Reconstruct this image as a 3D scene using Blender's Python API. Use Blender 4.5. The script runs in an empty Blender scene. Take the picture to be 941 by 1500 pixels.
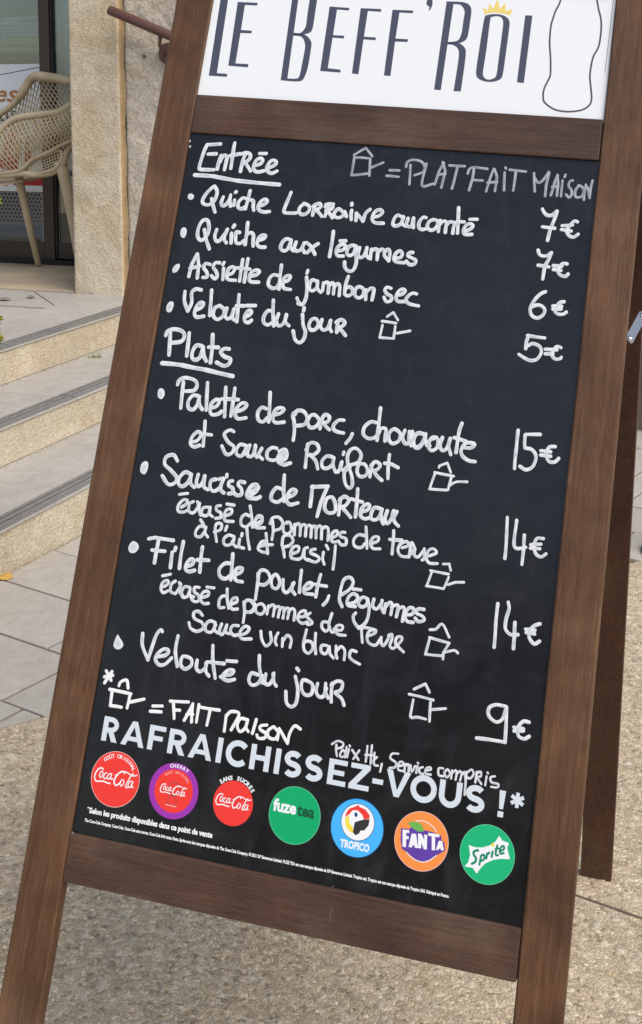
import bpy, bmesh, math, random
from mathutils import Vector, Matrix
import numpy as np
random.seed(7); rng = np.random.default_rng(7)
scene = bpy.context.scene
COL = scene.collection

LINES = {
 'heading_starters': ('w', """
!6.78 49.9,1035.1 30.9,1032.7
~6.81 29.1,1032.6 26.5,1025.4 24.1,1012.8 22.3,996.2 26.4,993.5 46.4,994.5
~6.78 32.9,1017.9 45.5,1019.3
~6.76 53.9,1017.4 51.9,1008.6 51.2,995.9
~6.75 53.8,1007.5 56.4,1015.1 59.6,1018.3 63.4,1015.6 63.3,1006.9 62.7,995.7
~6.76 72.1,1038.1 71.8,1026.1 72.4,998.4
!6.74 68.1,1017.9 83.1,1022
~6.71 91.9,1022.6 89.3,1012.5 88.1,995.1
~6.72 85.2,1021.6 91.6,1024.3 98.7,1022.6 100.1,1017 96.2,1011.8 89.9,1008.8
~6.7 92.2,1009.8 97.4,1004.5 103.9,996.8
~6.67 111.4,1006.2 117.9,1009.6 120.1,1014.7 116.1,1017.4 110.2,1014 107.3,1005.2 109.7,998 116.3,996.3 124.6,998.8
!6.69 113.5,1024.6 124.1,1025.4
~6.64 131.3,1003.8 139.3,1008.3 141.8,1013.4 136.9,1016 131.8,1013.1 128.3,1004.3 131,997.8 137.6,995.9 144.9,999.9
"""),
 'underline_starters': ('w', """
!7.3 17.2,984.2 46.3,984.6 84.9,980.6 151.6,979.6
"""),
 'line_quiche_lorraine': ('w', """
*6.63 11.9,950.4 13.2,954.4 16.9,955.2 21.1,953.1 21.4,948.7 18.3,946 14.1,946.6
~6.59 54.7,965 51.4,969.7 45.9,964.4 40.3,957 36.2,946.9 38.4,941.7 46.2,940.3 54.2,945.9 57.1,957.1 55.8,964.4 51.5,969
~6.58 50.2,950 53.7,940.9 58.9,930.1
~6.56 67.9,954.3 66.1,945.6 68.9,940.9 74.1,943.1 78.3,952.7 78.9,958.1
~6.55 78.9,958.1 78.9,949.1 81.4,941.2
~6.54 86.3,950.9 86.2,942.6
!6.55 86.7,963.6 85.7,962.5
~6.52 103.8,954.7 98,954.7 92.9,947.7 93.6,940.5 99.4,938.5 103.5,941.3
~6.53 108.1,966.7 106.9,953.7 105.1,939
~6.51 106.6,952.5 112.1,952.9 115.8,951.3 116.6,943.6 118.5,937.7
~6.48 123.9,944.6 131.7,947.2 137,952.5 134,955.9 128.2,953 123.9,944.2 127.4,938.4 134.6,936.5 143,938
~6.45 171.5,969.3 168.4,957.4 164.8,942.1 167.5,938 183.5,938.9
~6.4 194,953.4 189.2,949.4 187.4,942.1 192.3,937.7 199.3,939.4 203.2,945.7 201.1,951.6 193.4,954.1
~6.38 210.6,953.5 209.7,946.3 209.1,937.8
~6.38 208.1,950.9 211.7,954.1 217.5,956 220,952.4 216.3,948 210.5,945.9
~6.37 212.1,946.5 218.4,942.2 223.2,937.3
~6.36 231,955.2 229.8,946.7 228,937.7
~6.36 226.6,952 231,955.2 238,956.9
~6.36 226.9,955.4 234,956.7 237.9,953.4 235.1,948.9 228.4,945.2
~6.35 228.2,946.6 235,941.7 239.4,936.6
~6.32 253.5,946.8 247,950.5 242.3,945.9 241.2,940.5 246.5,937.2 253.4,939.6 256.6,947
~6.32 256.6,947 260,940.2
~6.31 266.8,949.8 266.6,943.1 268,936.1
!6.32 265.6,960.2 265.7,957.8
~6.3 274.5,946.1 275.1,935.5
~6.3 274.1,946.1 279.4,941.8 285.6,935.2
~6.27 285.6,935.2 288.2,947.2 294,953.6
~6.26 300.8,942.4 308.7,945.4 312.7,951.1 308.7,954.1 303.1,952 299.2,945.8 299,938.7 304.3,934.4 316.1,934.7
~6.22 340.4,946.8 335.5,948.3 331.1,942.5 330.4,934.2 335.3,932.3 341.8,936.3 344.8,946
~6.21 343.9,947.1 343.7,936.5 349.3,933.4
~6.2 351.3,944.9 350,937 352.3,933.2 357.4,934.1 359.3,946
~6.19 359.3,946 360.7,932.1
~6.17 377.3,948 373.1,948.3 368.7,942.1 368.4,933.9 373.1,930.3 380.9,932.6
~6.16 388.5,946.1 383,943.3 380.5,936.1 384.7,930.6 391.4,932.3 395.1,939.6 393.3,945.3 387.4,946
~6.14 397.9,945.7 397.4,939.8 397.6,929.3
~6.14 398.1,939.9 402.6,944.9 407.3,944.1 407.5,937.2 407.6,929
~6.13 407.9,939.5 411.9,944.5 418.9,943.9 418.6,936.9 418.4,928.8
~6.14 422.4,966.4 423.5,953.6 425.3,929.4
!6.11 422.5,946.1 433.1,946.3
~6.08 437.4,933.9 443.8,937.9 445.9,942.7 440.7,944.6 435.4,940.7 433.3,933.5 436.2,928.7 445.9,929.5
!6.1 440.4,950.8 450.8,951.7
"""),
 'house_heading': ('g', """
!4.34 258.2,1032.5 274.6,1044.6 285.9,1032.8
~4.34 259.9,1029 273.1,1029.5 283.6,1028.8
!4.34 259.4,1029 258.8,1002.3
!4.32 258.9,1001.9 284.7,1006.7
!4.32 283.6,1028.8 285.7,1003.2
!4.31 286.4,1015.2 303.9,1024.5
"""),
 'line_plat_fait_maison': ('g', """
!4.48 314.9,1013.7 329.1,1014.3
!4.48 311.3,1005.1 329.2,1004.8
~4.47 344.5,1023.6 345.7,1008.9 346.6,995.1
~4.47 338.4,1020.8 339.2,1027.5 347,1031.7 359,1030.2 365.7,1023.5 364.5,1015 352.3,1008.9
~4.45 367.6,1027.2 365.9,1012.8 364.6,999.6 367.3,993.4 380.7,998.4
!4.41 383.6,997.5 387.6,1018 393.1,1030.3
!4.43 391.1,1031.3 396.4,1018.6 393.7,993.5
!4.42 386,1011.9 396.9,1014.6
!4.42 401.6,1027.3 423.7,1027.7
!4.41 413.5,1025.8 411.7,1011.5 409.3,993.5
~4.39 429.5,1017.4 431,1023.6 437.2,1027 456.7,1026.2
!4.39 437.4,1025.2 437.1,1009.4 434.2,993
!4.37 439,1008.4 452.1,1008.7
!4.34 458.8,993.1 463.5,1018.1 465.8,1026.8
~4.36 466.9,1026.9 471.4,1016.5 471.7,1009.8 471.3,994.5
!4.35 459.4,1006.1 472.8,1008
!4.35 482.5,1030.3 483.1,1028.6
!4.35 482,1022.9 484.1,996.9
!4.34 488.7,1027.2 512.1,1026.2
!4.33 497.8,1024 497.1,997.2
!4.31 523.7,1024.9 527.6,998.5
~4.31 525.5,1018.3 530.5,1011.6 536.6,1014.7 544.2,1028.2
!4.3 544.7,1027.5 542.6,1009.6 542.8,993
!4.27 550.6,994.7 553.9,1013.8 557.1,1024.7
~4.28 557.1,1024 558.8,1012 559.1,994.3
!4.28 551.4,1007 559.8,1008.1
!4.28 568,1025.9 567.1,1022.6
!4.27 564.7,1017.3 564.9,994.3
~4.26 579,1018.4 575,1016.5 574,1009.8 578.3,1004.6 579.4,998.1 576.3,993.5 571.6,997.5
~4.25 588.2,1011.6 584.2,1005.1 584.5,996.3 588.9,994.5 593.9,997 595.7,1004.9 592.6,1010.1 587.8,1012
~4.24 597.7,1012.3 596.6,1001.7 597,991.8
~4.24 597.5,1013.8 601.4,1006.4 604.6,995.3
!4.22 604.6,995.3 604.8,1011.1 606.4,1020.4
"""),
 'price_quiche_lorraine': ('w', """
~6 541,974.1 543.6,969.9 548.2,965.9 555.6,966.5 561.4,972.9
~5.98 561.8,972.5 559.4,961.4 555.1,945.7 552.9,929.9
!5.97 543.7,948.7 560.8,948
~5.93 591.3,959.7 587,960.4 580.4,952.2 578,945.5 581.8,939.3 588.2,937.7 594.1,942.5
!5.94 570.9,952.5 585,954.8
!5.94 570.4,947 583.8,946
"""),
 'line_quiche_legumes': ('w', """
*6.78 9.9,894.5 10.8,901 15,903.3 18.9,900.2 19.4,892.9 16.8,887.3 11.9,889.4
~6.75 51.1,914.3 46.8,917.6 40.9,914.7 37.1,904.6 37.7,892.5 43.3,886.2 49.8,889.9 53.9,901.2 51.1,914.3
~6.74 46.8,902.5 51.7,888.9 59.2,874.6
~6.72 66,904.2 64.5,894.8 67.8,887.4 73.2,888.3 80,899.8 82.7,906.1
~6.7 82.3,905.5 79.5,892.5 84.1,885.7
~6.68 89.9,900.6 91.5,886.3
!6.7 92.5,913.2 91,910.1
~6.67 102,902.9 97,902.9 97.2,894 99.6,887 105.9,886.9 111.3,891.6
~6.68 112.3,918.7 113,903.8 113.5,885.8
~6.65 113.6,900.3 119.1,904.3 123.9,901.1 124.9,891.6 126.1,884.5
~6.62 133.3,893.6 140.2,896.5 142.6,901.5 137.7,901.6 132.7,897.1 131.6,888.6 136,884.2 144.6,884.5
~6.56 182.9,898.3 175.3,899.6 170,894.4 168.2,885.9 173.3,881.5 178.9,884.4 182.6,895.4
~6.56 182.6,895.4 182.5,888.3 188.2,882.9
~6.55 190.5,896.1 188.9,887.7 192,883.2 198.3,884.9 202,892.4 203.2,896
~6.53 202.7,896 201.5,887.6 205.3,882
~6.53 206.3,896.7 213.1,892 221.3,880.9
!6.51 223.8,896.5 216.8,891.2 209.1,881.8
~6.5 244,916.5 244.2,901.8 243.6,879.4
~6.46 256.9,888.8 262.5,891.2 265.3,896.6 260.2,899 254.7,895.2 252.3,887.2 255.5,881.6 263.8,881.9
!6.47 255.9,903.6 264.2,904.3
~6.44 279.4,897.9 274.6,898.6 269.2,894.6 268.5,886.3 273.2,883.2 278.6,887.2 280.5,895.6
~6.44 280.6,898.4 282.7,886.4 284.2,872.5 280.9,862.4 274,861.1 268.5,866 267,873.3
~6.43 286.1,896.1 285.1,886.6 288.1,882.2 293.3,883.8 296.7,893.5
~6.42 296.9,897 296.8,887.7 301.3,882.2
~6.4 304.2,895.3 303.8,888.3 304.3,881.3
~6.4 304.6,893 309.3,896.3 313.2,893.8 314.2,881.1
~6.39 314.5,892.7 318.7,896.6 323.2,894.7 324.1,887.8 331.4,881
~6.38 323.8,893.6 328,897.4 331.3,894.2 331.6,881.5
~6.35 341.3,885.8 348.1,887.6 349.6,893.5 345.7,896.7 340.4,892.7 338.5,885.6 342,880.5 353.8,880
~6.33 364.5,896 359.9,895.1 358.2,890.8 364.4,887.9 370.6,885 368.9,879.7 362.1,878.4 356.9,882.6
"""),
 'price_quiche_legumes': ('w', """
~5.94 541.4,915 543.3,910.1 547.1,907.6 554.1,908.2 560,913
~5.92 560,913 557.4,903.4 553.2,893 552,875
!5.91 543.6,893.8 558.6,892.8
~5.87 583.1,899.3 577.6,899.2 573.8,894.9 571.8,887.5 575.7,882.9 582.2,881.6 586,885.3
!5.89 564.6,895.2 575.9,895.1
!5.88 565.2,889.8 575.8,889.3
"""),
 'line_assiette': ('w', """
*6.51 7.2,838.6 10.1,845.1 16.1,848.1 17.9,843.7 15.2,836.5 9.5,834
!6.47 34.6,830.8 36,848.9 42,865.1
~6.5 42,865.1 46.6,849.9 48.1,829.7
!6.48 34.5,842.8 48.8,847.7
~6.45 64.4,851.5 57.3,852.1 55.4,845.9 61.5,839.3 62.7,832.3 56.6,831.2
~6.44 78.8,855.2 72.6,854.7 69.9,848.4 75.6,841.8 78.5,834.9 74.9,831 69.2,835.2
~6.42 86.3,847.5 87.9,831
!6.43 85.6,856.3 84.2,852.8
~6.4 94,838.7 100.9,841.7 103.4,849.1 99.4,851.1 93.9,847 93,837.4 96.4,831.8 107.6,831.7
~6.41 113.5,863.1 113.4,848.8 113.8,831.1
~6.4 121.4,865 121.1,847.2 121.3,830.6
!6.4 107,850.2 126.8,850.1
~6.36 129.7,839.7 137.8,842.8 141.9,847.9 136.7,849.8 129.9,845.6 127.5,838.3 130.9,832 143.2,832.2
~6.31 170.5,844.6 164.3,845.2 159,840 158.1,830.5 163.8,825.7 170.8,827 175.1,835.6
~6.33 173.7,860.3 174.1,845 175.3,825.1
~6.29 180.4,836.1 187.2,839.1 189.9,845.3 185.6,846 180.6,842 179.7,832.6 183,827 192.8,826.1
!6.27 214.3,856.2 213.7,852.2
~6.26 213.9,846.3 217,830.2 217.1,813.9 212.8,806.1 207.4,809.5 204.2,815
!6.27 214.4,856.3 213.6,852
~6.26 214,846.2 217.1,828.9 217.5,815 214,806.5 206.7,807
~6.24 229,842.2 222.9,843 220.1,837.4 220.9,829.3 226.4,827.5 231.5,833.8 231,841.9
~6.24 231,841.9 232.5,831.6 238.1,826.3
~6.22 240.1,840.4 240.6,828.9
~6.22 240.4,838.2 244.6,842 248.2,838.9 249.3,826.2
~6.21 249,836.6 253,841.7 256.3,838.5 257.2,825.8
~6.2 256.7,836.2 261.4,841.3 264.9,838.1 266,824.3
~6.19 275.6,853.1 273.3,841.3 273.6,827.4
~6.18 273.1,834.3 278.4,838.3 284.3,835.3 283.9,828.4 278,825 273.6,827.4
~6.16 294.8,839.8 289.3,837 288.7,827.7 294.7,823.6 300.5,827.6 300.8,835.8 294.8,839.8
~6.14 304,836.1 305.5,822.4
~6.14 304.5,832.6 310.2,839 315.4,838.3 315.5,831.4 314.8,822.6
~6.1 340.2,841.8 334.2,842.9 331.3,838.7 335.5,833.3 341.7,830.5 342.5,824.8 335.9,822.3 331.5,828.3
~6.08 349.6,832.4 357.3,835.4 360.9,840.3 356.4,842.2 351.2,838.3 348.8,830 352.3,824.6 361.1,824.8
~6.05 377.9,837.4 372.1,838 366.8,834 363.5,827.3 368.3,822.8 376.5,821.3 382.8,820.8
"""),
 'price_assiette': ('w', """
~5.86 557.7,857.9 551.4,854.2 544,844.9 539.3,833.1 542.1,823.5 550.1,820.3 557.3,825 559.4,832.3 554.6,837.5 547.5,838.2 540.9,834.7
~5.82 584.4,846.3 579,844.8 574.8,838 573.3,832.2 577.9,828.7 584.8,829.1 588.9,832.4
!5.83 569.8,839 581.6,839.8
!5.82 570.3,834.8 581.3,835.8
"""),
 'line_veloute_starter': ('w', """
*6.66 7.7,782.2 10,789.1 15.1,791.5 18.2,788.7 17.9,780.4 15,775.4 9.8,776
~6.66 32.6,808 34.3,793.9 41.8,779.9
~6.61 41.8,779.9 45.8,792.6 43.4,806.6 48.5,813.1 57.3,812.7
~6.6 54,781.6 61.8,787.1 64.4,793.2 59.3,793.9 54.2,787.5 52.7,777.9 56.8,772.4 67.7,774.7
~6.61 73.4,813.8 75.3,795.5 76.7,776.8
~6.57 88.2,792 82.7,788 82.1,777.3 89.1,772.1 96.9,777.6 97.7,787.1 89.4,792.6
~6.55 101,789.8 100.3,779.1 104.8,774.4 110.2,778.9 112.1,789.7
~6.53 112.1,789.7 111.8,776.8 116.7,773.7
~6.55 116.4,811.2 117.8,792.6 119.5,771.7
!6.53 115,794.6 127,795.8
~6.5 130.9,779.8 137.5,784 139.2,788.8 134.2,789.5 130,782.1 131.3,774 137,772.3 141.2,776.2
!6.52 130.6,796.6 143.8,797.9
~6.46 170.3,791.9 164.2,792.5 159.3,785 159.6,775.7 166.3,771.8 172.9,775.9
~6.48 169.5,808.2 171.7,790.9 176,771.6
~6.44 180.4,789.4 178.5,778.8 183.1,772.3 189.7,776.4 192.6,788.3
~6.43 192,789.4 192.2,779 198.5,773.9
!6.41 217.1,801.2 217.2,797.7
!6.41 217.1,801.7 216.9,797.6
~6.4 216,792 219.3,777.2 224.1,767.6 223.1,757 217.5,751.4 210.3,755.7 205.9,767
~6.37 236.7,787.8 230.4,785.9 227.9,776.8 232.7,771 239.5,774.2 241.4,781.9 236.7,787.8
~6.36 245.8,787.4 245.2,777.3 250.6,772.9 256.4,777.2 258.7,787.5
~6.34 258.4,786.2 259.1,776.2 262.3,772.1
~6.33 269.4,788.5 270,771.9
~6.33 266.7,785.8 273.8,790.2 279.9,787.1 277.6,781.9 270.5,777.4
~6.32 271.8,777.5 277.4,774.3 283.3,768.7
"""),
 'house_veloute_starter': ('w', """
!4.5 339.9,801.3 347.9,808.1 356,798
!4.5 333.3,794.2 353.6,793.3
!4.49 334.8,788.9 333.1,771.4
!4.48 333.2,770.9 353.3,771.5
!4.47 353.5,788.8 353.2,772.2
!4.46 356.8,779.3 375.2,784.6
"""),
 'price_veloute_starter': ('w', """
!5.63 539.6,795 563.4,794
~5.63 541,794.4 539.1,786.5 539.1,776.7
~5.61 539.2,778.8 547.7,784.6 557.8,781.5 560.7,773.4 555.5,763.8 546,761.4 535.9,765.2 530.6,768.1
~5.56 586.7,783.1 581.1,784.2 577.4,779.3 575.4,772.2 580.1,767.1 586.9,767.8 588.4,770.1
!5.58 565.7,778.8 581.6,779.5
!5.58 566.4,772.6 576.7,773
"""),
 'heading_mains': ('w', """
~7.22 20.8,745.1 22.8,728 24.4,713.3
~7.22 14.3,741 16.2,747.5 26.8,751.5 39.5,749 43.3,741.7 39,734.5 25.3,731.2
~7.18 49.9,748.1 50.9,731 51.7,714.8
~7.13 72.1,731.3 64,731.4 59.5,722.3 60.5,712.9 66.6,710.7 72.7,716.1 74.4,729.6
~7.13 74.2,730.6 77.3,718.5 82.7,710.6
~7.13 86.1,749.5 88.6,729.2 89.4,709.4
!7.11 82.9,730.9 97.6,732
~7.07 114.3,731.5 107.3,731.2 102.2,725.9 109.2,720 118.7,717.3 117,709.5 109.4,706.8 98.8,710.4
"""),
 'underline_mains': ('w', """
!7.79 15.9,700.5 46,700.9 82.8,698.3 126,693.6
"""),
 'line_palette': ('w', """
*6.61 17,656.1 17.3,662.3 21,664.6 25.4,662.7 27.8,657.3 26.4,651.5 23.2,649 18.8,651.2
~6.58 53.3,677.1 54.4,659.3 55.8,639.8
~6.59 45,672.4 46.8,679.2 55.2,683.5 69.6,681.7 74.8,674.8 71.2,666.9 58.5,664.5
~6.53 78.4,660.2 70.5,659.3 65.4,650.3 67.7,641.2 74.9,640.1 79.6,647.2 81.1,659.5
~6.53 80.7,658.6 83.2,647.6 88.6,641.7
~6.54 90,680.2 92.1,661.7 94.6,641.5
~6.49 101,645 109.3,648.8 112,656.5 106.8,657.8 100.9,651.5 100.1,642.1 104.5,636.1 114,638.5 117.4,642.3
~6.5 118.5,676.8 121,655.7 123.4,635.6
~6.48 132.3,677.1 132.7,657 132.6,637.5
!6.49 114.4,659.6 139.9,661.5
~6.44 139.7,644.8 148.9,648.7 154,655.7 147.4,657.8 140.6,651.4 138,642.8 143.3,635.1 155.6,637.5
~6.39 183.4,653.6 176.4,654.6 171.8,646.7 174.3,636.9 181.5,635 186.3,641
~6.41 185.5,676.9 187.9,655.9 189.7,635.9
~6.37 194.5,646.2 204.6,649.6 209.6,655.8 203.4,657.3 197,653.2 194.6,642.8 199.7,636 212.3,638.2
~6.32 226.6,641.4 229.1,628.3 229.5,615
~6.33 226.5,650.3 229.1,656.2 238.5,656.1 244.9,648 242.3,638.7 231.1,635.2
~6.32 226.6,641.4 223.4,649.9 228.1,654.9
~6.3 256.6,652.7 249.7,651.9 246.4,642.6 251,635.3 258.9,637.4 263,645.6 256.6,652.7
~6.28 266.5,649.4 265.8,642.6 265.5,635.3
~6.28 265.5,648.1 270.2,655.4 276.9,652.8 275.1,645.9 269.6,644.2
~6.27 269.6,644.2 273.8,639.1 279.5,635.4
~6.24 298.1,650.8 290.8,650 284.4,642.6 285.8,636.1 293.1,633.7 300.1,633.4
~6.2 312.7,633.8 310.3,626.9 305.5,619.8
~6.19 344.4,653 336.4,653.1 328.5,644.5 328.7,634.6 337.3,630.2 346,633.4 350.6,641.6
~6.2 347.8,673.6 348.1,660 348.8,629.4
~6.17 348.3,641.4 353.3,646.3 359.1,645.9 359.6,637.2 360.2,629.7
~6.15 371.4,647.4 365.3,642.3 364.7,633.5 370.6,627.6 379.1,631.9 380.1,641.9 371.4,647.4
~6.13 386.1,647.4 384,638 388.4,629.8 394.8,632.7 397.5,646.1
~6.11 396.7,647.1 395.3,637.2 397.6,628.3
~6.09 412.2,645.7 404.3,645.8 399.6,638.8 400.5,629.1 406.8,627.2 412.6,633.8 415.5,646.1
~6.09 415.5,646.1 416,637.5 423.1,630.7
~6.12 392.5,646.5 393.5,634.7 397.3,628.1
~6.09 411,645.1 403.8,644.7 399.9,636.7 401.8,627.5 407.4,625.8 412.7,632.3 415.4,643.3
~6.09 415.3,644.5 416.3,636.3 419,630.7
~6.07 419,630.7 424.9,642.1 430.9,642.8
~6.07 429.7,642.6 422.4,638.2 421.7,628.7 427.1,624.6 433.7,630.1 433.7,639.6 429.1,643
~6.06 439.3,643.8 437,632.9 441.4,626.4 447,630.6 450.2,643.9
~6.04 450.2,643.9 449.1,633.2 453.5,622.5
~6.05 463.7,666.1 461.1,653.5 460.3,626.3
!6.04 455.5,645.7 472,642.6
~6.01 468.2,634.3 479,634.5 484.4,639.8 479.4,641.6 471.2,639.4 467,630.7 469.6,622.8 478.7,617.6 487.8,617.3
"""),
 'line_sauce_raifort': ('w', """
~6.16 80.4,594.4 88.4,597.6 93,606.1 87.5,609.9 80.3,602.3 78.9,592 85.2,588.2 93.1,591.4
~6.17 95.7,625.6 97.2,610 98.5,591
!6.16 94,607.3 108.4,607.9
~6.11 140.8,616.3 134.5,617.8 127.2,611.3 134.9,601 144.3,595.4 142.2,586.2 134.2,584.1 126.4,594.4
~6.06 162.9,598.8 153.1,599.8 148.5,591.5 150.8,585.1 158,584.8 163.2,596.6
~6.06 163,597.7 163.3,588.8 167.5,584.9
~6.06 167.3,600.4 165.6,589.1 169.9,584.7 174.1,587.9 176.3,599.3
~6.05 175.5,601.4 176.1,590.4 180,585.3
~6.03 185.5,598.2 182.3,588.9 189.1,583.6
~6.01 207.6,600.9 200.5,601.1 194.4,594.8 195.8,586.1 203.2,583.8 208.8,585.5
~5.99 213.8,584 222.5,588.3 223.1,596.1 218.5,598.9 211.4,591.4 211.5,583.7 219.1,580.2 230.3,583.4
~5.99 211.3,588.4 216.9,590.2 222.2,597.5 218.8,600.9 211.1,597.3
~5.99 212.2,583 222.1,579.8 230.4,583.7
~5.97 251.1,612.1 251.6,597.8 252.4,580.3
~5.96 249.9,604.2 254.3,614 263.5,614.2 268.2,606.4 262.3,599.1 255.6,597.2
~5.95 256.6,598.4 265.9,590.8 270.5,580.4
~5.91 289,599.1 280.9,599.2 275,591.9 277,583.4 284.4,583.2 290.4,589.4 291.4,598.3
~5.91 290.9,598.3 291.8,587.4 296.5,579.3
~5.88 299.8,579.7 303.1,588.8 303.5,594.3
~5.89 302.5,593.1 302.4,585.5 307.9,582.9
!5.9 304.3,607.6 303.9,604.2
~5.87 307.4,582.8 313.2,590.1 326.1,596.1 329.1,607.3 321.2,614.7 313.6,612 310.3,602.8 313.2,590.1 319.6,577.9 322.5,565.2 318.6,560.4 312.1,566.1 308.9,580.9 315.8,588.2
~5.85 335.4,595 327.7,593 326.8,583.1 332.1,577.7 339.7,580.4 340.9,588.1 335.4,595
~5.84 346.6,596.4 345.5,587.6 345.6,579
~5.84 345.1,594.1 350.6,600.2 357.9,596.7 354.3,589.8 347.8,587.9
~5.83 348.9,588 355.5,581.3 362.9,576.4
~5.83 368.9,612.2 369.1,597.1 371,580
!5.82 363.8,599.7 373.3,599.8 383.2,596.2
"""),
 'house_palette': ('w', """
!4.26 439.5,603.4 439.7,605.8 450.1,611 456.4,599
!4.26 434.3,596.2 461.1,594.5
!4.25 435.2,595.2 430.5,574.8
!4.24 430,573.5 453.9,575
!4.23 458.1,593.4 455.5,575.6
~4.22 456.7,581.6 465.6,587.4 480.1,589.4
"""),
 'price_palette': ('w', """
!5.68 541,665.8 541.2,642.1 541.7,614.8
!5.67 551.6,661.5 571.1,663.8
~5.66 551,660.7 551.6,649.1 552.9,643.5
~5.65 552.9,643.5 562.4,642.3 568.7,633.8 565.9,620.8 557.2,615.1 548.6,618.6
~5.61 592.7,650.2 585.2,648.6 581.4,640 585.9,630.2 594.1,630.1 598.9,635.3
!5.62 574.1,642.6 587.4,642.6
!5.61 574.7,636.9 588,636.7
"""),
 'line_saucisse': ('w', """
*6.6 9.9,547.1 10.6,555.3 16,559.6 20.4,557 21,548.1 18.1,541.4 12.2,542.5
~6.55 63.9,565.8 56.5,573.2 46.2,569.2 45.6,559 56.7,551.4 66.8,542.6 64.6,534.5 55.3,532.2 44.9,542.5
~6.5 87.4,549.7 78.6,551.9 71.4,544.3 70.6,535.3 77.3,531.7 84.6,538.2 88.2,549.8
~6.5 87.6,548.6 88.8,537.6 95.2,532.9
~6.49 98.1,551 97.2,539.8 100.9,534.7 106.1,539.8 108.4,550.1
~6.47 107.9,550.1 109.2,535.8 115.8,532.2
~6.45 125.1,547.8 118.5,544.7 118.9,534.8 125.5,531.3 133,536.6
~6.44 129.8,548.4 136.7,550.4 134.4,542.3 134.5,534.6 139.9,530.9
!6.44 140.4,556.4 140.5,553.1
~6.41 150.1,548.7 145.6,547.1 145.3,541.5 151.7,539 152.8,532.6 147.1,530.7
~6.39 167.9,548.8 160.7,549 159.1,544.4 164.7,539.6 165.9,532.1 159.1,530.1 153.7,533.8
~6.37 175.8,536.6 185.7,541.2 186.9,547.9 180,547 175.3,539.9 174.4,531 181.8,528.6 193.2,531.2
~6.36 179.9,533.1 186.1,538.3 189.2,545.3 183.6,546.8 178.1,543.9
~6.36 179.9,529.9 187.7,528.7 193.7,532.3
~6.32 223.6,546.4 215.2,547.5 209.7,538.1 210.8,530.6 219.4,528.4 226.7,533.7
~6.34 224,566.2 225.7,547.8 229,530.8
~6.29 233.2,536.8 240.7,541 244.4,546.9 238.4,548.3 233.5,542.3 231.9,533.3 238.1,527.6 249.2,531.2
~6.27 266.2,556.2 267.1,542.3 267.3,528.9
!6.27 265.7,555.1 288.8,559.1
!6.25 287.8,558.4 281.7,537.6 279,516.8
~6.22 296.6,545 289.1,541.9 287.9,529.8 294,523.8 302.8,526.4 302.5,536.1 296.6,545
~6.21 308.2,544.3 308.6,533.6 309,522.9
~6.21 307.3,542.1 313.3,548.2 320.6,544.9 317.2,536.9 311.9,534.1
~6.19 311.9,534.1 319.7,527.6 326.2,522
~6.2 330.9,560.9 332.1,544.2 332.8,523.3
!6.19 323.8,546.4 340,544.2
~6.15 339.6,531.3 348.1,534.5 350.6,541.3 346,542.2 340.1,535.6 339.9,526 346.4,522.6 353.9,525.7
~6.13 365.5,539 357.7,539 354.3,531.1 355.3,523.7 362,523.6 366.8,529.5 368.3,538.3
~6.13 368.3,538.3 368.2,527.6 372.7,519.7
~6.11 375.9,537.1 374,526.2 378.2,520.4 382.8,527.4 384.7,538.3
~6.1 389.2,537.8 386,528.9 389,522.9 393.9,519.4
"""),
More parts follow.
